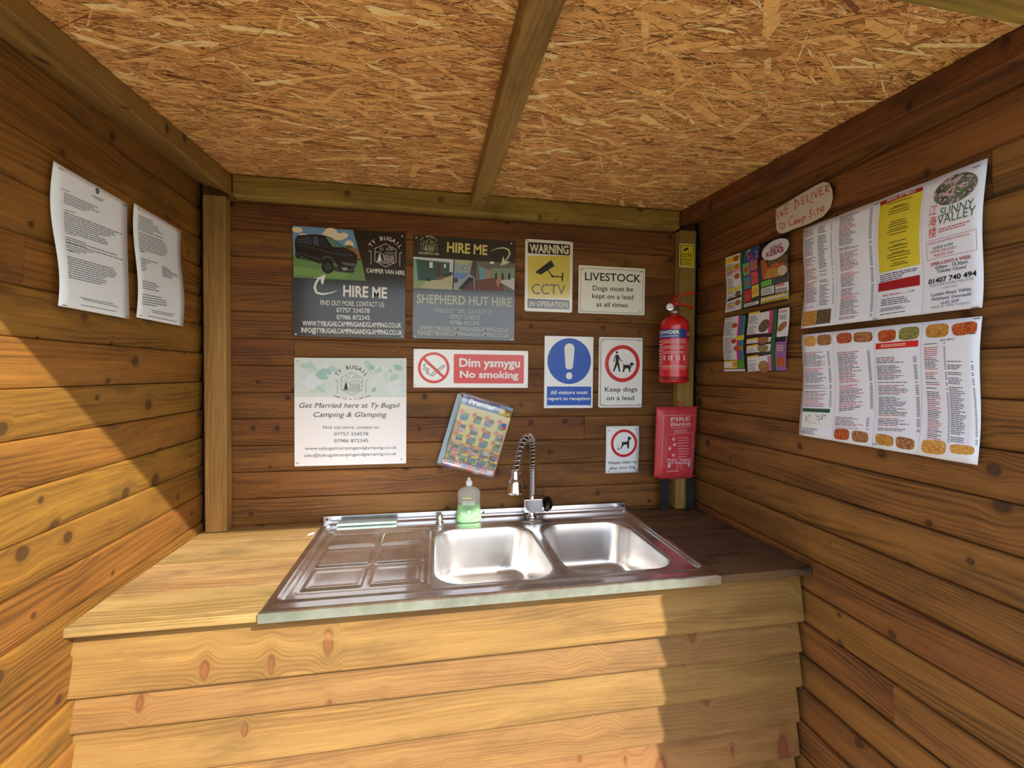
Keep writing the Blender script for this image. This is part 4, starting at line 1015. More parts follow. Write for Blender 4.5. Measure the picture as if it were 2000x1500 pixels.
for y0, n, ws in ((425, 5, (.48, .43, .5, .36, .3)), (548, 9, (.83, .72, .72, .66, .6, .5, .6, .62, .62)), (708, 3, (.3, .76, .3)), (745, 4, (.84, .4, .3, .2)), (835, 10, (.7, .72, .75, .74, .72, .6, .55, .6, .58, .5))):
    for k in range(n):
        x0 = 405 + (385 - 405) * max(0, (y0 + 14 * k - 600)) / 500; L = 440 * ws[k]; sl = .42 - (y0 + 14 * k - 420) * .00042
        rowtxt(s, [(x0, y0 + 15 * k, x0 + L, y0 + 15 * k + L * sl)], T1)
rowtxt(s, [(470, 1100, 700, 1140), (490, 1112, 730, 1160), (480, 1148, 720, 1190)], T2)
s.fixings([(370, 272), (787, 492), (370, 1155), (790, 1226)], 'staple', BLACK); s.done()
s = Sign('paper_notice', .232, .303, [(855, 497), (1181, 668), (1163, 1292), (856, 1236)], lpos(-.2700, 1.760, .002), ROTL, warp=lambda x, z: .010 - .011 * math.sin(19 * z - .2) * (.2 + 2.2 * abs(x)))
s.sheet(PAPER, thick=.0004, nx=8, nz=24)
tag(s.root, 'white printed price letter nearest the left corner post, right sheet of the pair', 'paper', 'letters pinned to the left wall')
for y0, n, ws in ((578, 7, (.28, .3, .4, .42, .5, .3, .5)), (690, 9, (.5, .55, .58, .58, .6, .58, .55, .5, .1)), (812, 1, (.1,)), (860, 6, (.36, .2, .12, .1, .12, .08)), (1005, 4, (.3, .35, .28, .35)), (1090, 5, (.4, .5, .5, .5, .3))):
    for k in range(n):
        L = 330 * ws[k]; sl = .38 - (y0 + 14 * k - 560) * .0004; rowtxt(s, [(885, y0 + 15 * k, 885 + L, y0 + 15 * k + L * sl)], T1)
for k in range(7): rowtxt(s, [(1030, 910 + 12 * k, 1030 + (40, 60, 100, 110, 70, 60, 0.1)[k], 914 + 12 * k + (8, 12, 22, 24, 16, 12, 1)[k])], T1)
rowtxt(s, [(950, 1190, 1100, 1215), (960, 1202, 1090, 1226), (930, 1225, 1120, 1262)], T2)
s.fixings([(888, 540), (1156, 676), (880, 1226), (1150, 1280)], 'staple', BLACK); s.done()

# ------------------------------------------------------------------ take-away menus on the right wall
MW = flat((236, 240, 254), .4); MB_ = flat((60, 62, 78), .5); MR = flat((190, 70, 70), .5); RB = flat((170, 32, 40), .4)
def rowsR(s, x0, yt, yb, x1, yt1, yb1, n, frac, cols, th=.38, gap=True, price=True):
    """rows between left edge x0 (yt..yb) and right edge x1 (yt1..yb1)"""
    rr = random.Random(int(x0 + n))
    for k in range(n):
        if gap and rr.random() < .12: continue
        m = cols[rr.randrange(len(cols))]; t = (k + .5) / n; hh = (yb - yt) / n * th; e = frac * rr.uniform(.55, 1); x = 0
        A = lambda u_, dy=0: (x0 + (x1 - x0) * u_, (yt + (yb - yt) * t) * (1 - u_) + (yt1 + (yb1 - yt1) * t) * u_ + dy)
        while x < e:
            q_ = min(x + rr.uniform(.08, .2), e); s.poly([A(x), A(q_), A(q_, hh), A(x, hh)], m, 2, 'small_print'); x = q_ + .02
        if price: s.poly([A(.92), A(1), A(1, hh), A(.92, hh)], MB_, 2, 'small_print')
# upper sheet
s = Sign('takeaway_menu', .444, .300, [(98, 648), (1674, 48), (1650, 1330), (86, 1505)], rpos(-.7925, 1.7605, .002), ROTR, warp=lambda x, z: .007 + .0045 * math.sin(22 * z + 4 * x) + .003 * abs(math.sin(28.3 * x)))
s.sheet(MW, thick=.0004, nx=24, nz=16)
tag(s.root, 'upper wide white takeaway menu with yellow panel and oval flower photo', 'menu', 'white takeaway menus on the right wall')
rowsR(s, 118, 650, 1330, 235, 615, 1308, 46, .8, [MB_, MB_, MR], price=False); rowsR(s, 235, 612, 1305, 352, 580, 1290, 46, .7, [MB_, MB_, MB_])
rowsR(s, 415, 545, 1430, 700, 460, 1400, 66, .6, [MB_, MB_, MR])
s.quad([(97, 1362), (218, 1345), (220, 1475), (97, 1485)], FOOD[0], 3, 'food_photo'); s.quad([(222, 1345), (340, 1330), (342, 1455), (222, 1470)], FOOD[5], 3, 'food_photo')
s.quad([(760, 420), (1126, 288), (1126, 322), (762, 455)], RB, 3, 'print', 3); s.quad([(762, 455), (1126, 322), (1110, 955), (750, 1032)], flat((224, 206, 60), .4), 2, 'print', 4)
s.text('SPECIAL SET MEALS', (820, 422), (1068, 332), 17, WHITE, 4, shear=.15, off=.02)
for k in range(25):
    if k in (5, 6, 13, 14): continue
    L = random.uniform(40, 120); y = 440 + 22 * k; y2 = y - (L * 2) * (.30 - .0035 * k)
    s.poly([(935 - L, y), (935 + L, y2), (935 + L, y2 + 7), (935 - L, y + 7)], flat((100, 96, 30), .5), 4, 'small_print')
rowsR(s, 755, 1040, 1110, 1095, 975, 1035, 4, 1, [MB_], gap=False, price=False)
s.quad([(742, 1118), (1104, 1046), (1102, 1135), (740, 1192)], RB, 3, 'print', 2); rowsR(s, 790, 1128, 1170, 1050, 1078, 1125, 4, .9, [flat((220, 150, 60), .5)], gap=False, price=False)
s.text('Happy Banquets ........ 15.00', (780, 1232), (1056, 1188), 15, flat((190, 40, 60), .5), 3, off=.01); rowsR(s, 770, 1250, 1395, 1080, 1205, 1350, 9, .9, [MB_], price=False)
X, Z = s.H(1412, 312); s.disc(1412, 312, .0395, flat((70, 82, 64), .4), 2, 'flower_photo', .031, 40); s.disc(1412, 312, .039, M_FLOWER, 3, 'flower_photo', .0305, 40)
rr = random.Random(4)
for k in range(26):
    a = rr.uniform(0, 2 * PI); q_ = rr.uniform(0, .8); s.disc(1412 + 140 * q_ * math.cos(a), 312 + 105 * q_ * math.sin(a), rr.uniform(.003, .010), flat((220, 180, 196) if k % 2 else (96, 132, 70), .4), 4 + k * .05, 'flower_photo', .0022, 10, rr.uniform(0, PI))
GN = flat((86, 108, 78), .45); s.text('SUNNY', (1300, 552), (1590, 470), 72, GN, 3, shear=.05); s.text('VALLEY', (1282, 622), (1612, 530), 72, GN, 3, shear=.05)
OG = flat((216, 76, 48), .45)
for ch, y in (('江', 540), ('海', 635), ('楼', 730)): s.text(ch, (1195, y), (1268, y - 14), 64, OG, 3, off=.0)
s.lines(1290, 650, 1600, 690, 2, MR, 2, slope=-.28, rag=.2)
for a, b in (((1176, 770), (1616, 658)), ((1616, 658), (1612, 835)), ((1612, 835), (1174, 925)), ((1174, 925), (1176, 770))): s.stroke([a, b], .0007, MR, 2, 'border')
s.text('www.sunnyvalleychinese.uk', (1195, 795), (1560, 705), 20, MR, 3); s.text('online order', (1235, 832), (1422, 788), 24, flat((60, 120, 120), .5), 3, off=.012)
s.text('HOME DELIVERY', (1210, 868), (1442, 822), 22, MR, 3); s.text('PLEASE ASK', (1238, 895), (1420, 858), 20, MR, 3)
s.text('OPEN 6 DAYS A WEEK', (1205, 975), (1562, 905), 26, RB, 3, off=.02); s.text('4.00pm - 10.30pm', (1243, 1002), (1530, 948), 26, MB_, 3, off=.01); s.text('Tuesday Closed', (1258, 1032), (1512, 992), 26, MB_, 3, off=.01)
s.text('01407 740 494', (1178, 1130), (1600, 1055), 40, BLACK, 3, off=.025); s.text('TELEPHONE ORDERS WELCOME', (1190, 1155), (1575, 1090), 18, T2, 3); s.text('CASH ONLY', (1310, 1168), (1445, 1145), 16, T2, 3)
s.text('London Road, Valley,', (1205, 1235), (1560, 1180), 26, MB_, 3, off=.008); s.text('Holyhead, Gwynedd', (1213, 1272), (1552, 1225), 26, MB_, 3, off=.008); s.text('LL65 3DP', (1300, 1302), (1455, 1280), 24, MB_, 3, off=.008)
s.text('(Next to Valley Surgery)', (1213, 1340), (1548, 1295), 22, T2, 3)
for xx, ya, yb in ((385, 545, 1460), (735, 410, 1420), (1140, 262, 1385)): s.stroke([(xx, ya), (xx - 12, yb)], .0012, flat((196, 204, 216), .4), 1, 'fold')
s.fixings([(1585, 122), (725, 435), (1595, 1332), (728, 1425)], 'staple', BLACK); s.done()
# lower sheet
s = Sign('takeaway_menu', .444, .303, [(95, 212), (1816, 35), (1740, 1438), (62, 1150)], rpos(-.7958, 1.4405, .002), ROTR, warp=lambda x, z: .007 + .0045 * math.sin(20 * z - 1 + 4 * x) + .003 * abs(math.sin(28.3 * x)))
s.sheet(MW, thick=.0004, nx=24, nz=16)
tag(s.root, 'lower wide white takeaway menu with rows of food photos top and bottom', 'menu', 'white takeaway menus on the right wall')
for q4, m in (([(118, 232), (240, 218), (240, 318), (122, 322)], 4), ([(250, 215), (384, 205), (382, 305), (250, 315)], 3), ([(432, 200), (588, 188), (588, 285), (435, 298)], 1), ([(602, 190), (778, 178), (776, 278), (600, 285)], 3),
              ([(828, 175), (1012, 155), (1008, 265), (835, 285)], 1), ([(1040, 145), (1228, 128), (1220, 250), (1030, 268)], 2), ([(1290, 118), (1516, 98), (1510, 232), (1285, 242)], 0), ([(1530, 110), (1780, 75), (1775, 195), (1560, 228)], 1),
              ([(396, 1090), (545, 1100), (545, 1205), (396, 1190)], 1), ([(562, 1105), (715, 1130), (718, 1230), (575, 1215)], 3), ([(778, 1135), (962, 1165), (960, 1268), (790, 1240)], 0), ([(975, 1160), (1150, 1195), (1148, 1300), (985, 1275)], 3),
              ([(1218, 1190), (1456, 1215), (1445, 1348), (1210, 1320)], 4), ([(1482, 1235), (1712, 1265), (1705, 1345), (1490, 1330)], 4)):
    f = homog([(0, 0), (1, 0), (1, 1), (0, 1)], q4)
    s.poly([f(.5 + .5 * math.copysign(abs(math.cos(t)) ** .55, math.cos(t)), .5 + .5 * math.copysign(abs(math.sin(t)) ** .55, math.sin(t))) for t in [2 * PI * k / 24 for k in range(24)]], FOOD[m], 3, 'food_photo')
rowsR(s, 110, 375, 900, 355, 360, 905, 38, .85, [MB_, MB_, MR]); rowsR(s, 430, 370, 930, 745, 350, 905, 34, .75, [MB_, MB_, MR]); rowsR(s, 400, 975, 1085, 715, 990, 1105, 9, .85, [MB_, MR])
rowsR(s, 800, 405, 1110, 1190, 390, 1130, 46, .75, [MB_, MB_, MR]); rowsR(s, 1265, 290, 1180, 1480, 275, 1225, 50, .7, [MB_, MB_, MR]); rowsR(s, 1490, 450, 1215, 1735, 455, 1250, 44, .6, [MB_, MB_, MB_])
s.quad([(808, 295), (1216, 262), (1212, 322), (802, 350)], flat((214, 40, 40), .4), 3, 'print', 2); s.lines(860, 300, 1160, 330, 2, flat((240, 220, 190), .5), 5, slope=-.08, rag=.1, th=.5)
s.text('MAIN MEALS', (1435, 272), (1572, 258), 16, GN, 3, off=.01)
s.quad([(96, 900), (348, 910), (346, 945), (92, 930)], flat((40, 84, 56), .4), 3); s.quad([(95, 935), (345, 950), (342, 1090), (92, 1070)], WHITE, 2, 'print', 2)
rr = random.Random(9)
for k in range(40): s.disc(rr.uniform(115, 325), rr.uniform(965, 1050), rr.uniform(.0008, .0022), T1, 4, 'small_print', None, 6)
rowsR(s, 105, 1080, 1135, 300, 1095, 1160, 5, .8, [MB_], price=False)
for (xa, xb, ya, yb) in ((395, 380, 190, 1200), (795, 755, 150, 1265), (1250, 1180, 105, 1330)): s.stroke([(xa, ya), (xb, yb)], .0012, flat((196, 204, 216), .4), 1, 'fold')
s.fixings([(1770, 55), (98, 1122), (780, 1240), (1735, 200)], 'staple', BLACK); s.done()

# kebab menus, artwork in pixels of the close view 1400..1660 x 350..740 (3.846 px)
KB = flat((24, 24, 28), .3, coat=.4); KG = flat((44, 104, 52), .35); KM = flat((206, 60, 130), .35); KY = flat((226, 206, 60), .35); KC = flat((60, 150, 180), .35); KW = flat((226, 228, 236), .35)
s = Sign('takeaway_menu', .306, .210, [(82, 590), (556, 405), (552, 918), (72, 1000)], rpos(-.3595, 1.813, .002), ROTR, warp=lambda x, z: .006 + .004 * math.sin(25 * z + 5 * x))
s.sheet(KB, thick=.0004, nx=12, nz=10)
tag(s.root, 'black and multicoloured kebab menu with white oval title, upper of the two', 'menu', 'kebab menus on the right wall')
PX = [(226, 110, 60), (214, 90, 120), (60, 120, 190), (200, 60, 60), (220, 180, 60), (120, 170, 90)]
s.quad([(82, 590), (190, 552), (188, 975), (72, 1000)], KW, 1, 'picture', 3)
for y, h, m in ((600, 40, KY), (665, 30, KY), (700, 20, flat((236, 150, 170), .4)), (830, 22, KY), (900, 16, KB), (945, 15, KY)): s.quad([(82, y), (188, y - 36), (188, y - 36 + h), (82, y + h)], m, 2, 'picture')
for y, m in ((620, 1), (680, 0), (750, 1), (880, 5), (950, 3)): s.disc(160, y - 25, .016, FOOD[m], 3, 'food_photo', .010, 20)
s.quad([(190, 552), (212, 545), (210, 965), (188, 975)], KG, 2, 'picture'); rowsR(s, 86, 640, 980, 150, 625, 960, 26, .9, [MB_], price=False)
s.quad([(216, 540), (330, 498), (330, 600), (216, 635)], flat((52, 84, 150), .35), 2, 'picture')
for k in range(10): s.disc(random.uniform(228, 320), random.uniform(535, 600), .006, flat(PX[k % 6], .35), 3 + .1 * k, 'picture', .004, 10)
for r_ in range(3):
    for c in range(2):
        y = 640 + 100 * r_ - 36 * c; x = 206 + 58 * c; s.quad([(x, y), (x + 54, y - 18), (x + 54, y + 72), (x, y + 90)], flat([(120, 170, 120), (196, 90, 150), (60, 130, 190), (214, 70, 100), (206, 44, 60), (226, 196, 60)][r_ * 2 + c], .35), 2, 'picture')
        s.disc(x + 28, y + 40, .013, FOOD[(1, 3, 3, 1, 1, 4)[r_ * 2 + c]], 3, 'food_photo', .010, 18)
s.quad([(198, 940), (318, 915), (318, 940), (198, 968)], KW, 2, 'picture'); s.lines(204, 942, 312, 962, 2, MB_, 3, slope=-.22, rag=.1)
s.disc(452, 530, .058, KW, 3, 'picture', .032, 40); s.disc(452, 530, .0, KW, 2.9, 'picture', .0) if False else None
PNK = flat((160, 60, 100), .35); s.text('KING', (420, 545), (505, 515), 34, PNK, 5, off=.03); s.text('KEBAB', (388, 590), (522, 545), 34, PNK, 5, off=.03)
s.poly([(345, 610), (380, 600), (400, 660), (460, 630), (545, 635), (548, 700), (480, 735), (350, 758)], FOOD[1], 2.2, 'food_photo'); s.poly([(400, 680), (545, 650), (470, 735), (360, 750)], FOOD[0], 2.5, 'food_photo')
s.disc(508, 690, .020, flat((206, 196, 168), .4), 2.8, 'food_photo', .016, 16); s.quad([(400, 620), (550, 560), (548, 630), (400, 650)], FOOD[5], 2.1, 'food_photo')
s.quad([(338, 775), (420, 752), (420, 795), (338, 815)], flat((110, 190, 80), .35), 2); s.quad([(425, 752), (548, 730), (546, 775), (425, 795)], flat((70, 74, 78), .35), 2)
s.quad([(336, 825), (436, 800), (436, 862), (336, 880)], KW, 2); s.lines(345, 826, 430, 872, 4, MB_, 3, slope=-.2, th=.4, rag=0); s.quad([(446, 798), (550, 775), (550, 845), (446, 860)], KW, 2); s.text('FREE', (455, 815), (520, 800), 20, flat((190, 40, 60), .4), 3, off=.04)
s.lines(452, 825, 545, 852, 2, BLACK, 3, slope=-.15, rag=0, th=.5)
s.lines(335, 890, 550, 905, 1, KY, 2, slope=-.22, rag=0, th=.9, fill=1); s.quad([(334, 908), (550, 868), (550, 880), (334, 922)], KW, 2); s.quad([(334, 925), (548, 885), (548, 905), (334, 944)], KY, 2); s.lines(345, 926, 540, 940, 1, BLACK, 3, slope=-.19, rag=0, th=.5)
s.done()
s = Sign('takeaway_menu', .312, .207, [(65, 1032), (548, 962), (532, 1446), (62, 1440)], rpos(-.3590, 1.5865, .002), ROTR, warp=lambda x, z: .006 + .004 * math.sin(25 * z + 2 + 5 * x))
s.sheet(KB, thick=.0004, nx=12, nz=10)
tag(s.root, 'kebab menu with rainbow price strips and burger photos, lower of the two', 'menu', 'kebab menus on the right wall')
s.quad([(65, 1036), (170, 1020), (165, 1355), (62, 1355)], KW, 1, 'picture'); rowsR(s, 70, 1040, 1350, 160, 1028, 1350, 28, .8, [MB_], price=False)
for x0, m in ((168, KM), (186, flat((60, 110, 190), .35)), (204, flat((50, 150, 110), .35))):
    s.quad([(x0, 1022), (x0 + 17, 1018), (x0 + 15, 1355), (x0 - 2, 1355)], m, 1.5, 'picture')
s.quad([(160, 1180), (222, 1168), (222, 1205), (160, 1212)], KY, 2, 'picture')
for x, y, m in ((145, 1095, 1), (145, 1215, 1), (165, 1270, 1), (200, 1272, 3), (145, 1390, 4)): s.disc(x, y, .015, FOOD[m], 3, 'food_photo', .0095, 20)
s.quad([(62, 1362), (165, 1358), (162, 1420), (62, 1420)], KY, 1.2, 'picture'); s.quad([(62, 1375), (130, 1372), (130, 1412), (62, 1412)], KW, 2, 'picture'); s.quad([(168, 1358), (220, 1356), (220, 1420), (165, 1420)], flat((84, 150, 60), .35), 2, 'picture'); s.quad([(62, 1425), (222, 1425), (222, 1440), (62, 1440)], KW, 2, 'picture')
for ya, yb, m in ((1000, 1165, 5), (1200, 1232, 3), (1250, 1302, 2), (1330, 1440, 3)):
    s.quad([(245, ya + 18), (425, ya - 8), (420, yb - 4), (242, yb + 6)], KW, 1.5, 'picture'); s.quad([(245, ya + 4), (330, ya - 8), (330, ya + 8), (245, ya + 18)], KY, 2, 'picture')
    s.disc(365, (ya + yb) / 2 + (25 if yb - ya > 100 else 0), .026, FOOD[m], 3, 'food_photo', .012 if yb - ya < 70 else .020, 20, .5 if yb - ya > 150 else 0); rowsR(s, 250, ya + 24, yb, 325, ya + 14, yb, max(3, (yb - ya) // 12), .9, [MB_], price=False)
s.quad([(400, 992), (428, 985), (424, 1160), (398, 1165)], KM, 2.2, 'picture'); s.quad([(398, 1332), (424, 1330), (422, 1440), (398, 1440)], flat((206, 120, 180), .35), 2.2, 'picture')
s.quad([(430, 985), (458, 980), (450, 1442), (426, 1440)], KG, 2, 'picture'); s.rrect(468, 985, 543, 1190, .004, KW, 2, 'picture'); s.rrect(460, 1232, 532, 1442, .004, flat((150, 96, 170), .35), 2, 'picture')
s.lines(474, 992, 538, 1014, 2, flat((200, 50, 90), .4), 3, rag=0, th=.6, slope=-.1); s.lines(476, 1025, 536, 1065, 4, MB_, 3, rag=.1); s.disc(498, 1118, .021, FOOD[3], 3, 'food_photo', .012, 20, .6); s.disc(492, 1378, .021, FOOD[1], 3, 'food_photo', .017, 20)
s.lines(466, 1250, 525, 1300, 4, flat((236, 206, 120), .4), 3, rag=.1); s.done()

# hand-written card
HW = flat((206, 50, 52), .5)
s = Sign('handwritten_card', .212, .080, [(440, 232), (885, 65), (885, 235), (470, 398)], rpos(-.5560, 1.972, .002), ROTR, warp=lambda x, z: .004)
s.t = .0044
ol = [(442, 228), (500, 198), (640, 130), (760, 75), (820, 55), (855, 65), (880, 110), (885, 160), (872, 215), (830, 265), (740, 310), (620, 352), (540, 385), (500, 385), (475, 365), (462, 320), (448, 275)]
P3 = [s.H(*p) for p in ol]; n = len(P3); mb = MB()
mb.add([(x, -.004, z) for x, z in P3] + [(x, -.0044, z) for x, z in P3], [tuple(range(n)), tuple(range(2 * n - 1, n - 1, -1))] + [(i, n + i, n + (i + 1) % n, (i + 1) % n) for i in range(n)])
mb.build('card', flat((216, 206, 190), .6), s.root)
tag(s.root, 'rounded off-white card with red handwriting WE DELIVER To Camp Site', 'card')
for st in ([(452, 240), (475, 298), (492, 240), (515, 275), (525, 208)], [(530, 195), (540, 265)], [(530, 198), (562, 185)], [(534, 230), (560, 218)], [(540, 262), (566, 248)],
           [(610, 165), (620, 228)], [(606, 160), (640, 178), (648, 195), (618, 228)], [(665, 150), (672, 195)], [(665, 150), (692, 140)], [(668, 172), (690, 162)], [(672, 195), (698, 182)],
           [(705, 130), (712, 182), (735, 168)], [(740, 118), (747, 165)], [(755, 112), (775, 155), (785, 100)], [(795, 95), (802, 142)], [(795, 95), (818, 88)], [(798, 118), (818, 110)], [(802, 142), (828, 130)],
           [(835, 85), (842, 128)], [(835, 85), (856, 82), (855, 100), (838, 106), (862, 122)],
           [(488, 328), (520, 318)], [(505, 322), (508, 362)], [(530, 320), (522, 340), (532, 358), (548, 345), (545, 322), (530, 320)],
           [(610, 270), (590, 278), (580, 310), (592, 332), (612, 325)], [(632, 290), (618, 318), (628, 322), (638, 292), (642, 318)], [(650, 315), (652, 288), (662, 308), (668, 284), (674, 306)], [(685, 275), (690, 318)], [(684, 275), (704, 268), (704, 285), (688, 292)],
           [(755, 232), (735, 236), (738, 250), (752, 256), (748, 270), (732, 272)], [(768, 240), (772, 262)], [(790, 215), (795, 252)], [(780, 232), (804, 222)], [(812, 232), (832, 222), (826, 208), (812, 216), (812, 238), (838, 232)]):
    s.stroke(st, .0023, HW, 2, 'handwriting')
s.fixings([(505, 262), (745, 182)], 'staple', BLACK); s.done()

# ------------------------------------------------------------------ fire extinguisher on its bracket
EX = Vector((.953, -.108, 1.437)); ext = empty('fire_extinguisher', EX)
tag(ext, 'red powder fire extinguisher hanging on the right corner post', 'extinguisher')
FR = flat((206, 24, 30), .22, coat=.6)
R = .056; mb = MB()
mb.lathe([(.040, -.002), (.050, .0), (.057, .006), (R, .016), (R, .222), (.0545, .236), (.048, .250), (.037, .261), (.025, .267), (.018, .270), (.016, .276)], 40); mb.build('cylinder', FR, ext)
MB().lathe([(.0563, .008), (.0573, .010), (.0573, .022), (.0563, .024)], 40).build('base_band', flat((150, 18, 24), .35), ext)
MB().lathe([(.016, .275), (.019, .277), (.019, .285), (.014, .287), (.014, .305)], 20).build('valve', flat((196, 196, 190), .3, .9), ext)
mb = MB(); mb.tube([(-.012, -.006, .295), (-.030, -.016, .295)], .006, 10); mb.build('outlet', M_CHROME, ext)
ga = MB(); ga.tube([(-.034, -.014, .297), (-.039, -.030, .298)], [.0145, .0145], 20); g_ = ga.build('pressure_gauge', M_CHROME, ext)
MB().tube([(-.0391, -.0303, .298), (-.0393, -.0310, .298)], [.0115, .0115], 20).build('dial', flat((226, 226, 218), .4), g_)
mb = MB()
def lever(pts, w0, w1, th, name):
    mb = MB(); n = len(pts); vs = []
    for i, (x, z) in enumerate(pts):
        w = w0 + (w1 - w0) * i / (n - 1)
        for yy, zz in ((-w, 0), (w, 0), (w, th), (-w, th)): vs.append((x, yy, z + zz))
    fs = [(0, 3, 2, 1), (4 * n - 4, 4 * n - 3, 4 * n - 2, 4 * n - 1)]
    for i in range(n - 1):
        for k in range(4): fs.append((4 * i + k, 4 * i + (k + 1) % 4, 4 * i + 4 + (k + 1) % 4, 4 * i + 4 + k))
    mb.add(vs, fs); o = mb.build(name, flat((196, 32, 26), .3, coat=.4), ext); bevel(o, .001); return o
lever([(-.032, .299), (-.012, .325), (.015, .343), (.045, .353), (.074, .359), (.084, .356)], .013, .010, .008, 'lever')
lever([(-.018, .301), (.010, .309), (.040, .309), (.070, .301), (.082, .295)], .013, .010, .007, 'carry_handle')
lever([(-.030, .299), (-.012, .309), (.012, .317), (.024, .315)], .008, .008, .010, 'trigger_body')
MB().tube([(.0, -.014, .314), (.0, .014, .314)], .003, 8).build('pin', M_CHROME, ext)
o = MB().box(-.012, .020, .0555, .064, .02, .262).build('bracket', flat((60, 16, 18), .4), ext)
lb = Sign('x', .16, .16, [(86, 450), (240, 450), (240, 680), (86, 680)], (0, 0, 0), place=lambda x, z, o_: ((R + .0004 + o_) * math.sin(x / R + math.radians(-31)), -(R + .0004 + o_) * math.cos(x / R + math.radians(-31)), .131 + z))
EW = flat((226, 196, 196), .35)
def erect(x0, y0, x1, y1, m, lay=1, n=12):
    for k in range(n):
        a = x0 + (x1 - x0) * k / n; b = x0 + (x1 - x0) * (k + 1) / n; lb.poly([(a, y0), (b, y0), (b, y1), (a, y1)], m, lay, 'label')
erect(86, 452, 212, 502, flat((34, 58, 140), .3), 1); lb.text('POWDER', (97, 478), (182, 478), 18, WHITE, 3, off=.04, part='lettering')
rr = random.Random(2)
def ewords(x0, y0, x1, y1, n, m=EW):
    for k in range(n):
        y = y0 + (y1 - y0) * k / n; x = x0; h = (y1 - y0) / n * .4
        while x < x1:
            e = min(x1, x + rr.uniform(4, 12)); lb.poly([(x, y), (e, y), (e, y + h), (x, y + h)], m, 2, 'small_print'); x = e + 2
ewords(97, 486, 180, 498, 2, WHITE); ewords(122, 516, 205, 536, 2); ewords(122, 546, 200, 566, 3); ewords(88, 515, 112, 672, 9); ewords(122, 576, 200, 594, 2); ewords(122, 655, 208, 674, 3)
for k in range(3):
    x = 124 + 28 * k; lb.poly([(x, 600), (x + 24, 600), (x + 24, 628), (x, 628)], EW, 2, 'small_print'); lb.poly([(x + 4, 622), (x + 10, 606), (x + 14, 615), (x + 20, 604), (x + 18, 624)], FR, 3, 'small_print')
for ln in ([(118, 510), (210, 510)], [(118, 510), (118, 678)], [(210, 510), (210, 678)], [(118, 678), (210, 678)]):
    pts = [(ln[0][0] + (ln[1][0] - ln[0][0]) * k / 8, ln[0][1] + (ln[1][1] - ln[0][1]) * k / 8) for k in range(9)]; lb.stroke(pts, .001, EW, 2, 'small_print')
ewords(216, 515, 238, 670, 26, flat((206, 120, 120), .4)); ewords(216, 468, 238, 490, 4)
for part, (mb_, ms) in lb.parts.items(): tag(mb_.build(part.split('#')[0], ms, ext), kind='stuff' if 'small' in part else None)
bpy.data.objects.remove(lb.root)

# ------------------------------------------------------------------ fire blanket pouch with black pull tapes
BX, BZ = 1.003, 1.183
fb = empty('fire_blanket_pouch', (BX, -.046, BZ)); tag(fb, 'red hanging fire blanket pouch with two black pull tapes below', 'fire blanket')
BR = flat((206, 64, 72), .38, coat=.15)
w, h = .092, .152; nx_, nz_ = 14, 22; vs = []; fs = []
def bl(x, z, f):
    ex = 1 - (abs(x) / w) ** 4; ez = 1 - (abs(z) / h) ** 8; ez = max(ez, 0); ex = max(ex, 0)
    t = .003 + .017 * ex * ez + .0012 * math.sin(60 * x + 9 * z) + (0 if z > -h + .03 else -.002); sk = z * -.035
    return (x * (1 + .02 * math.sin(12 * z)) + sk * -.9, -t if f else 0, z + .006 * (x / w) * (-1 if z < 0 else .2) + (.003 * math.sin(38 * x) if z < -h * .9 else 0))
for f in (0, 1):
    for j in range(nz_ + 1):
        for i in range(nx_ + 1): vs.append(bl(-w + 2 * w * i / nx_, -h + 2 * h * j / nz_, f))
N = (nx_ + 1) * (nz_ + 1)
for j in range(nz_):
    for i in range(nx_): a = j * (nx_ + 1) + i; q_ = (a, a + 1, a + nx_ + 2, a + nx_ + 1); fs += [q_[::-1], tuple(N + k for k in q_)]
edge = [i for i in range(nx_ + 1)] + [(j + 1) * (nx_ + 1) - 1 for j in range(1, nz_ + 1)] + [nz_ * (nx_ + 1) + i for i in range(nx_ - 1, -1, -1)] + [j * (nx_ + 1) for j in range(nz_ - 1, 0, -1)]
for k in range(len(edge)): a, b = edge[k], edge[(k + 1) % len(edge)]; fs.append((b, N + b, N + a, a))
MB().add(vs, fs, 0, True).build('pouch', BR, fb)
lb = Sign('x', .184, .304, [(70, 935), (293, 940), (276, 1332), (60, 1308)], (0, 0, 0), place=lambda x, z, o_: tuple(a + b for a, b in zip(bl(x, z, 1), (0, -.0006 - o_, 0))))
lb.H = homog([(70, 935), (293, 940), (276, 1332), (60, 1308)], [(-w, h), (w, h), (w, -h), (-w, -h)])
BWt = flat((228, 196, 200), .45)
lb.text('FIRE', (133, 1012), (237, 1014), 20, BWt, off=.02); lb.text('Blanket', (133, 1036), (242, 1038), 17, BWt, off=.02)
lb.lines(135, 1042, 236, 1048, 1, BWt, 2, rag=0, th=.5, fill=1); lb.lines(150, 1054, 230, 1076, 3, BWt, 2, rag=.1, th=.3)
def outline(pts, wd=.0012):
    q_ = []
    for a, b in zip(pts, pts[1:]): q_ += [(a[0] + (b[0] - a[0]) * k / 8, a[1] + (b[1] - a[1]) * k / 8) for k in range(8)]
    lb.stroke(q_ + [pts[-1]], wd, BWt, 2, 'border')
outline([(98, 980), (270, 985), (258, 1300)]); outline([(98, 980), (86, 1280)]); outline([(112, 1080), (256, 1080), (250, 1215), (108, 1208), (112, 1080)], .0008)
lb.lines(172, 1095, 248, 1205, 8, BWt, 2, rag=.3, th=.2)
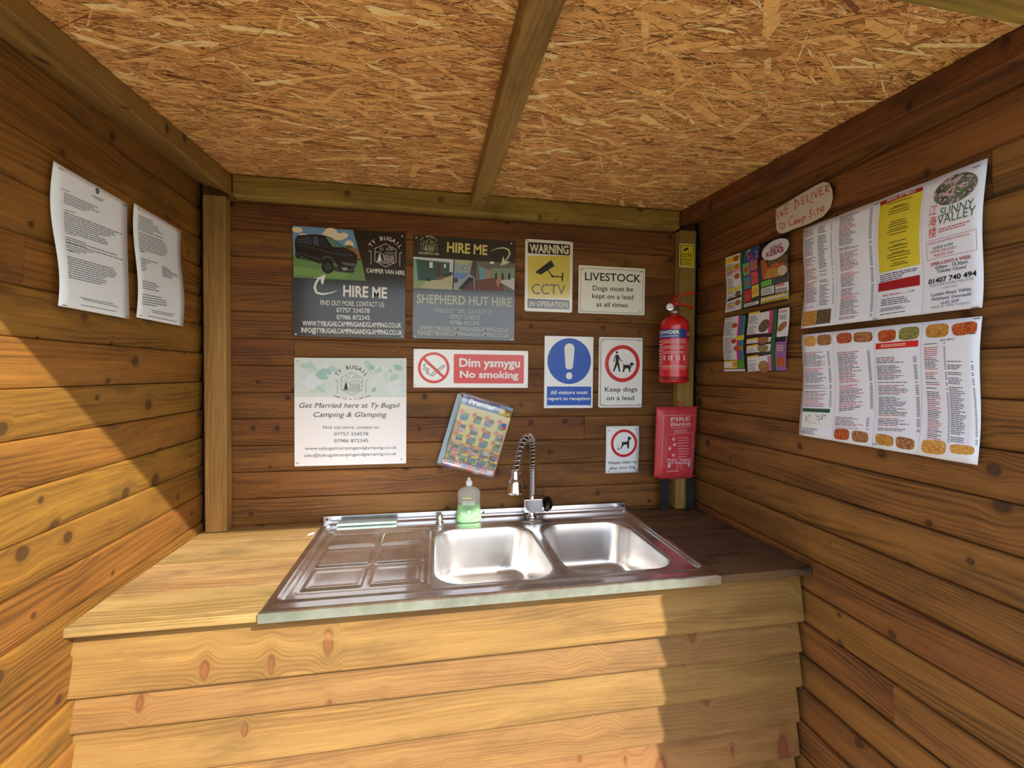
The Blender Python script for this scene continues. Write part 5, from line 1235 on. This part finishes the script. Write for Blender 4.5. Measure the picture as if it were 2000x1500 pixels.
for cx, cy in ((150, 1105), (155, 1135), (130, 1155), (150, 1190)):
    lb.disc(cx, cy, .009, BWt, 2, 'pictogram', .006, 12, .6); lb.disc(cx + 4, cy - 2, .005, BR, 3, 'pictogram', .003, 10, .6)
lb.text('PULL TAPES', (116, 1220), (250, 1226), 10, BWt, off=.03); lb.text('TO RELEASE', (116, 1235), (248, 1240), 10, BWt, off=.03)
for x in (126, 236): lb.poly([(x - 5, 1232), (x + 5, 1232), (x + 5, 1244), (x + 11, 1244), (x, 1258), (x - 11, 1244), (x - 5, 1244)], BWt, 3, 'pictogram')
lb.stroke([(165, 1245), (176, 1250), (170, 1262), (166, 1268)], .0015, BWt, 3, 'pictogram'); lb.stroke([(198, 1245), (186, 1250), (192, 1262), (198, 1268)], .0015, BWt, 3, 'pictogram')
lb.lines(115, 1268, 188, 1276, 1, BWt, 2, rag=0, th=.5)
for part, (mb_, ms) in lb.parts.items(): tag(mb_.build(part.split('#')[0], ms, fb), kind='stuff' if 'small' in part else None)
bpy.data.objects.remove(lb.root)
o = MB().box(-.094, .094, -.0045, -.001, -.145, -.139).build('seam', flat((150, 22, 32), .4), fb)
TAPE = flat((20, 24, 32), .7)
for x, y0 in ((-.046, -.0035), (.069, -.0035)):
    mb = MB(); n = 8; vs = []
    for k in range(n + 1):
        z = -.13 - (.1490) * k / n; yy = y0 + .003 * math.sin(k * .8)
        for xx in (x - .0185, x + .0185): vs += [(xx, yy, z), (xx, yy - .0014, z)]
    fs = []
    for k in range(n):
        a = 4 * k; fs += [(a, a + 2, a + 6, a + 4), (a + 1, a + 5, a + 7, a + 3), (a, a + 4, a + 5, a + 1), (a + 2, a + 3, a + 7, a + 6)]
    mb.add(vs, fs + [(0, 1, 3, 2), (4 * n, 4 * n + 2, 4 * n + 3, 4 * n + 1)]).build('pull_tape', TAPE, fb)
hk = bez([(.008, .004, .172), (.008, -.012, .176), (.008, -.026, .164), (.006, -.026, .142), (.006, -.012, .136)], 12)
MB().tube(hk, .0028, 8).build('hook', flat((190, 40, 44), .3), fb)
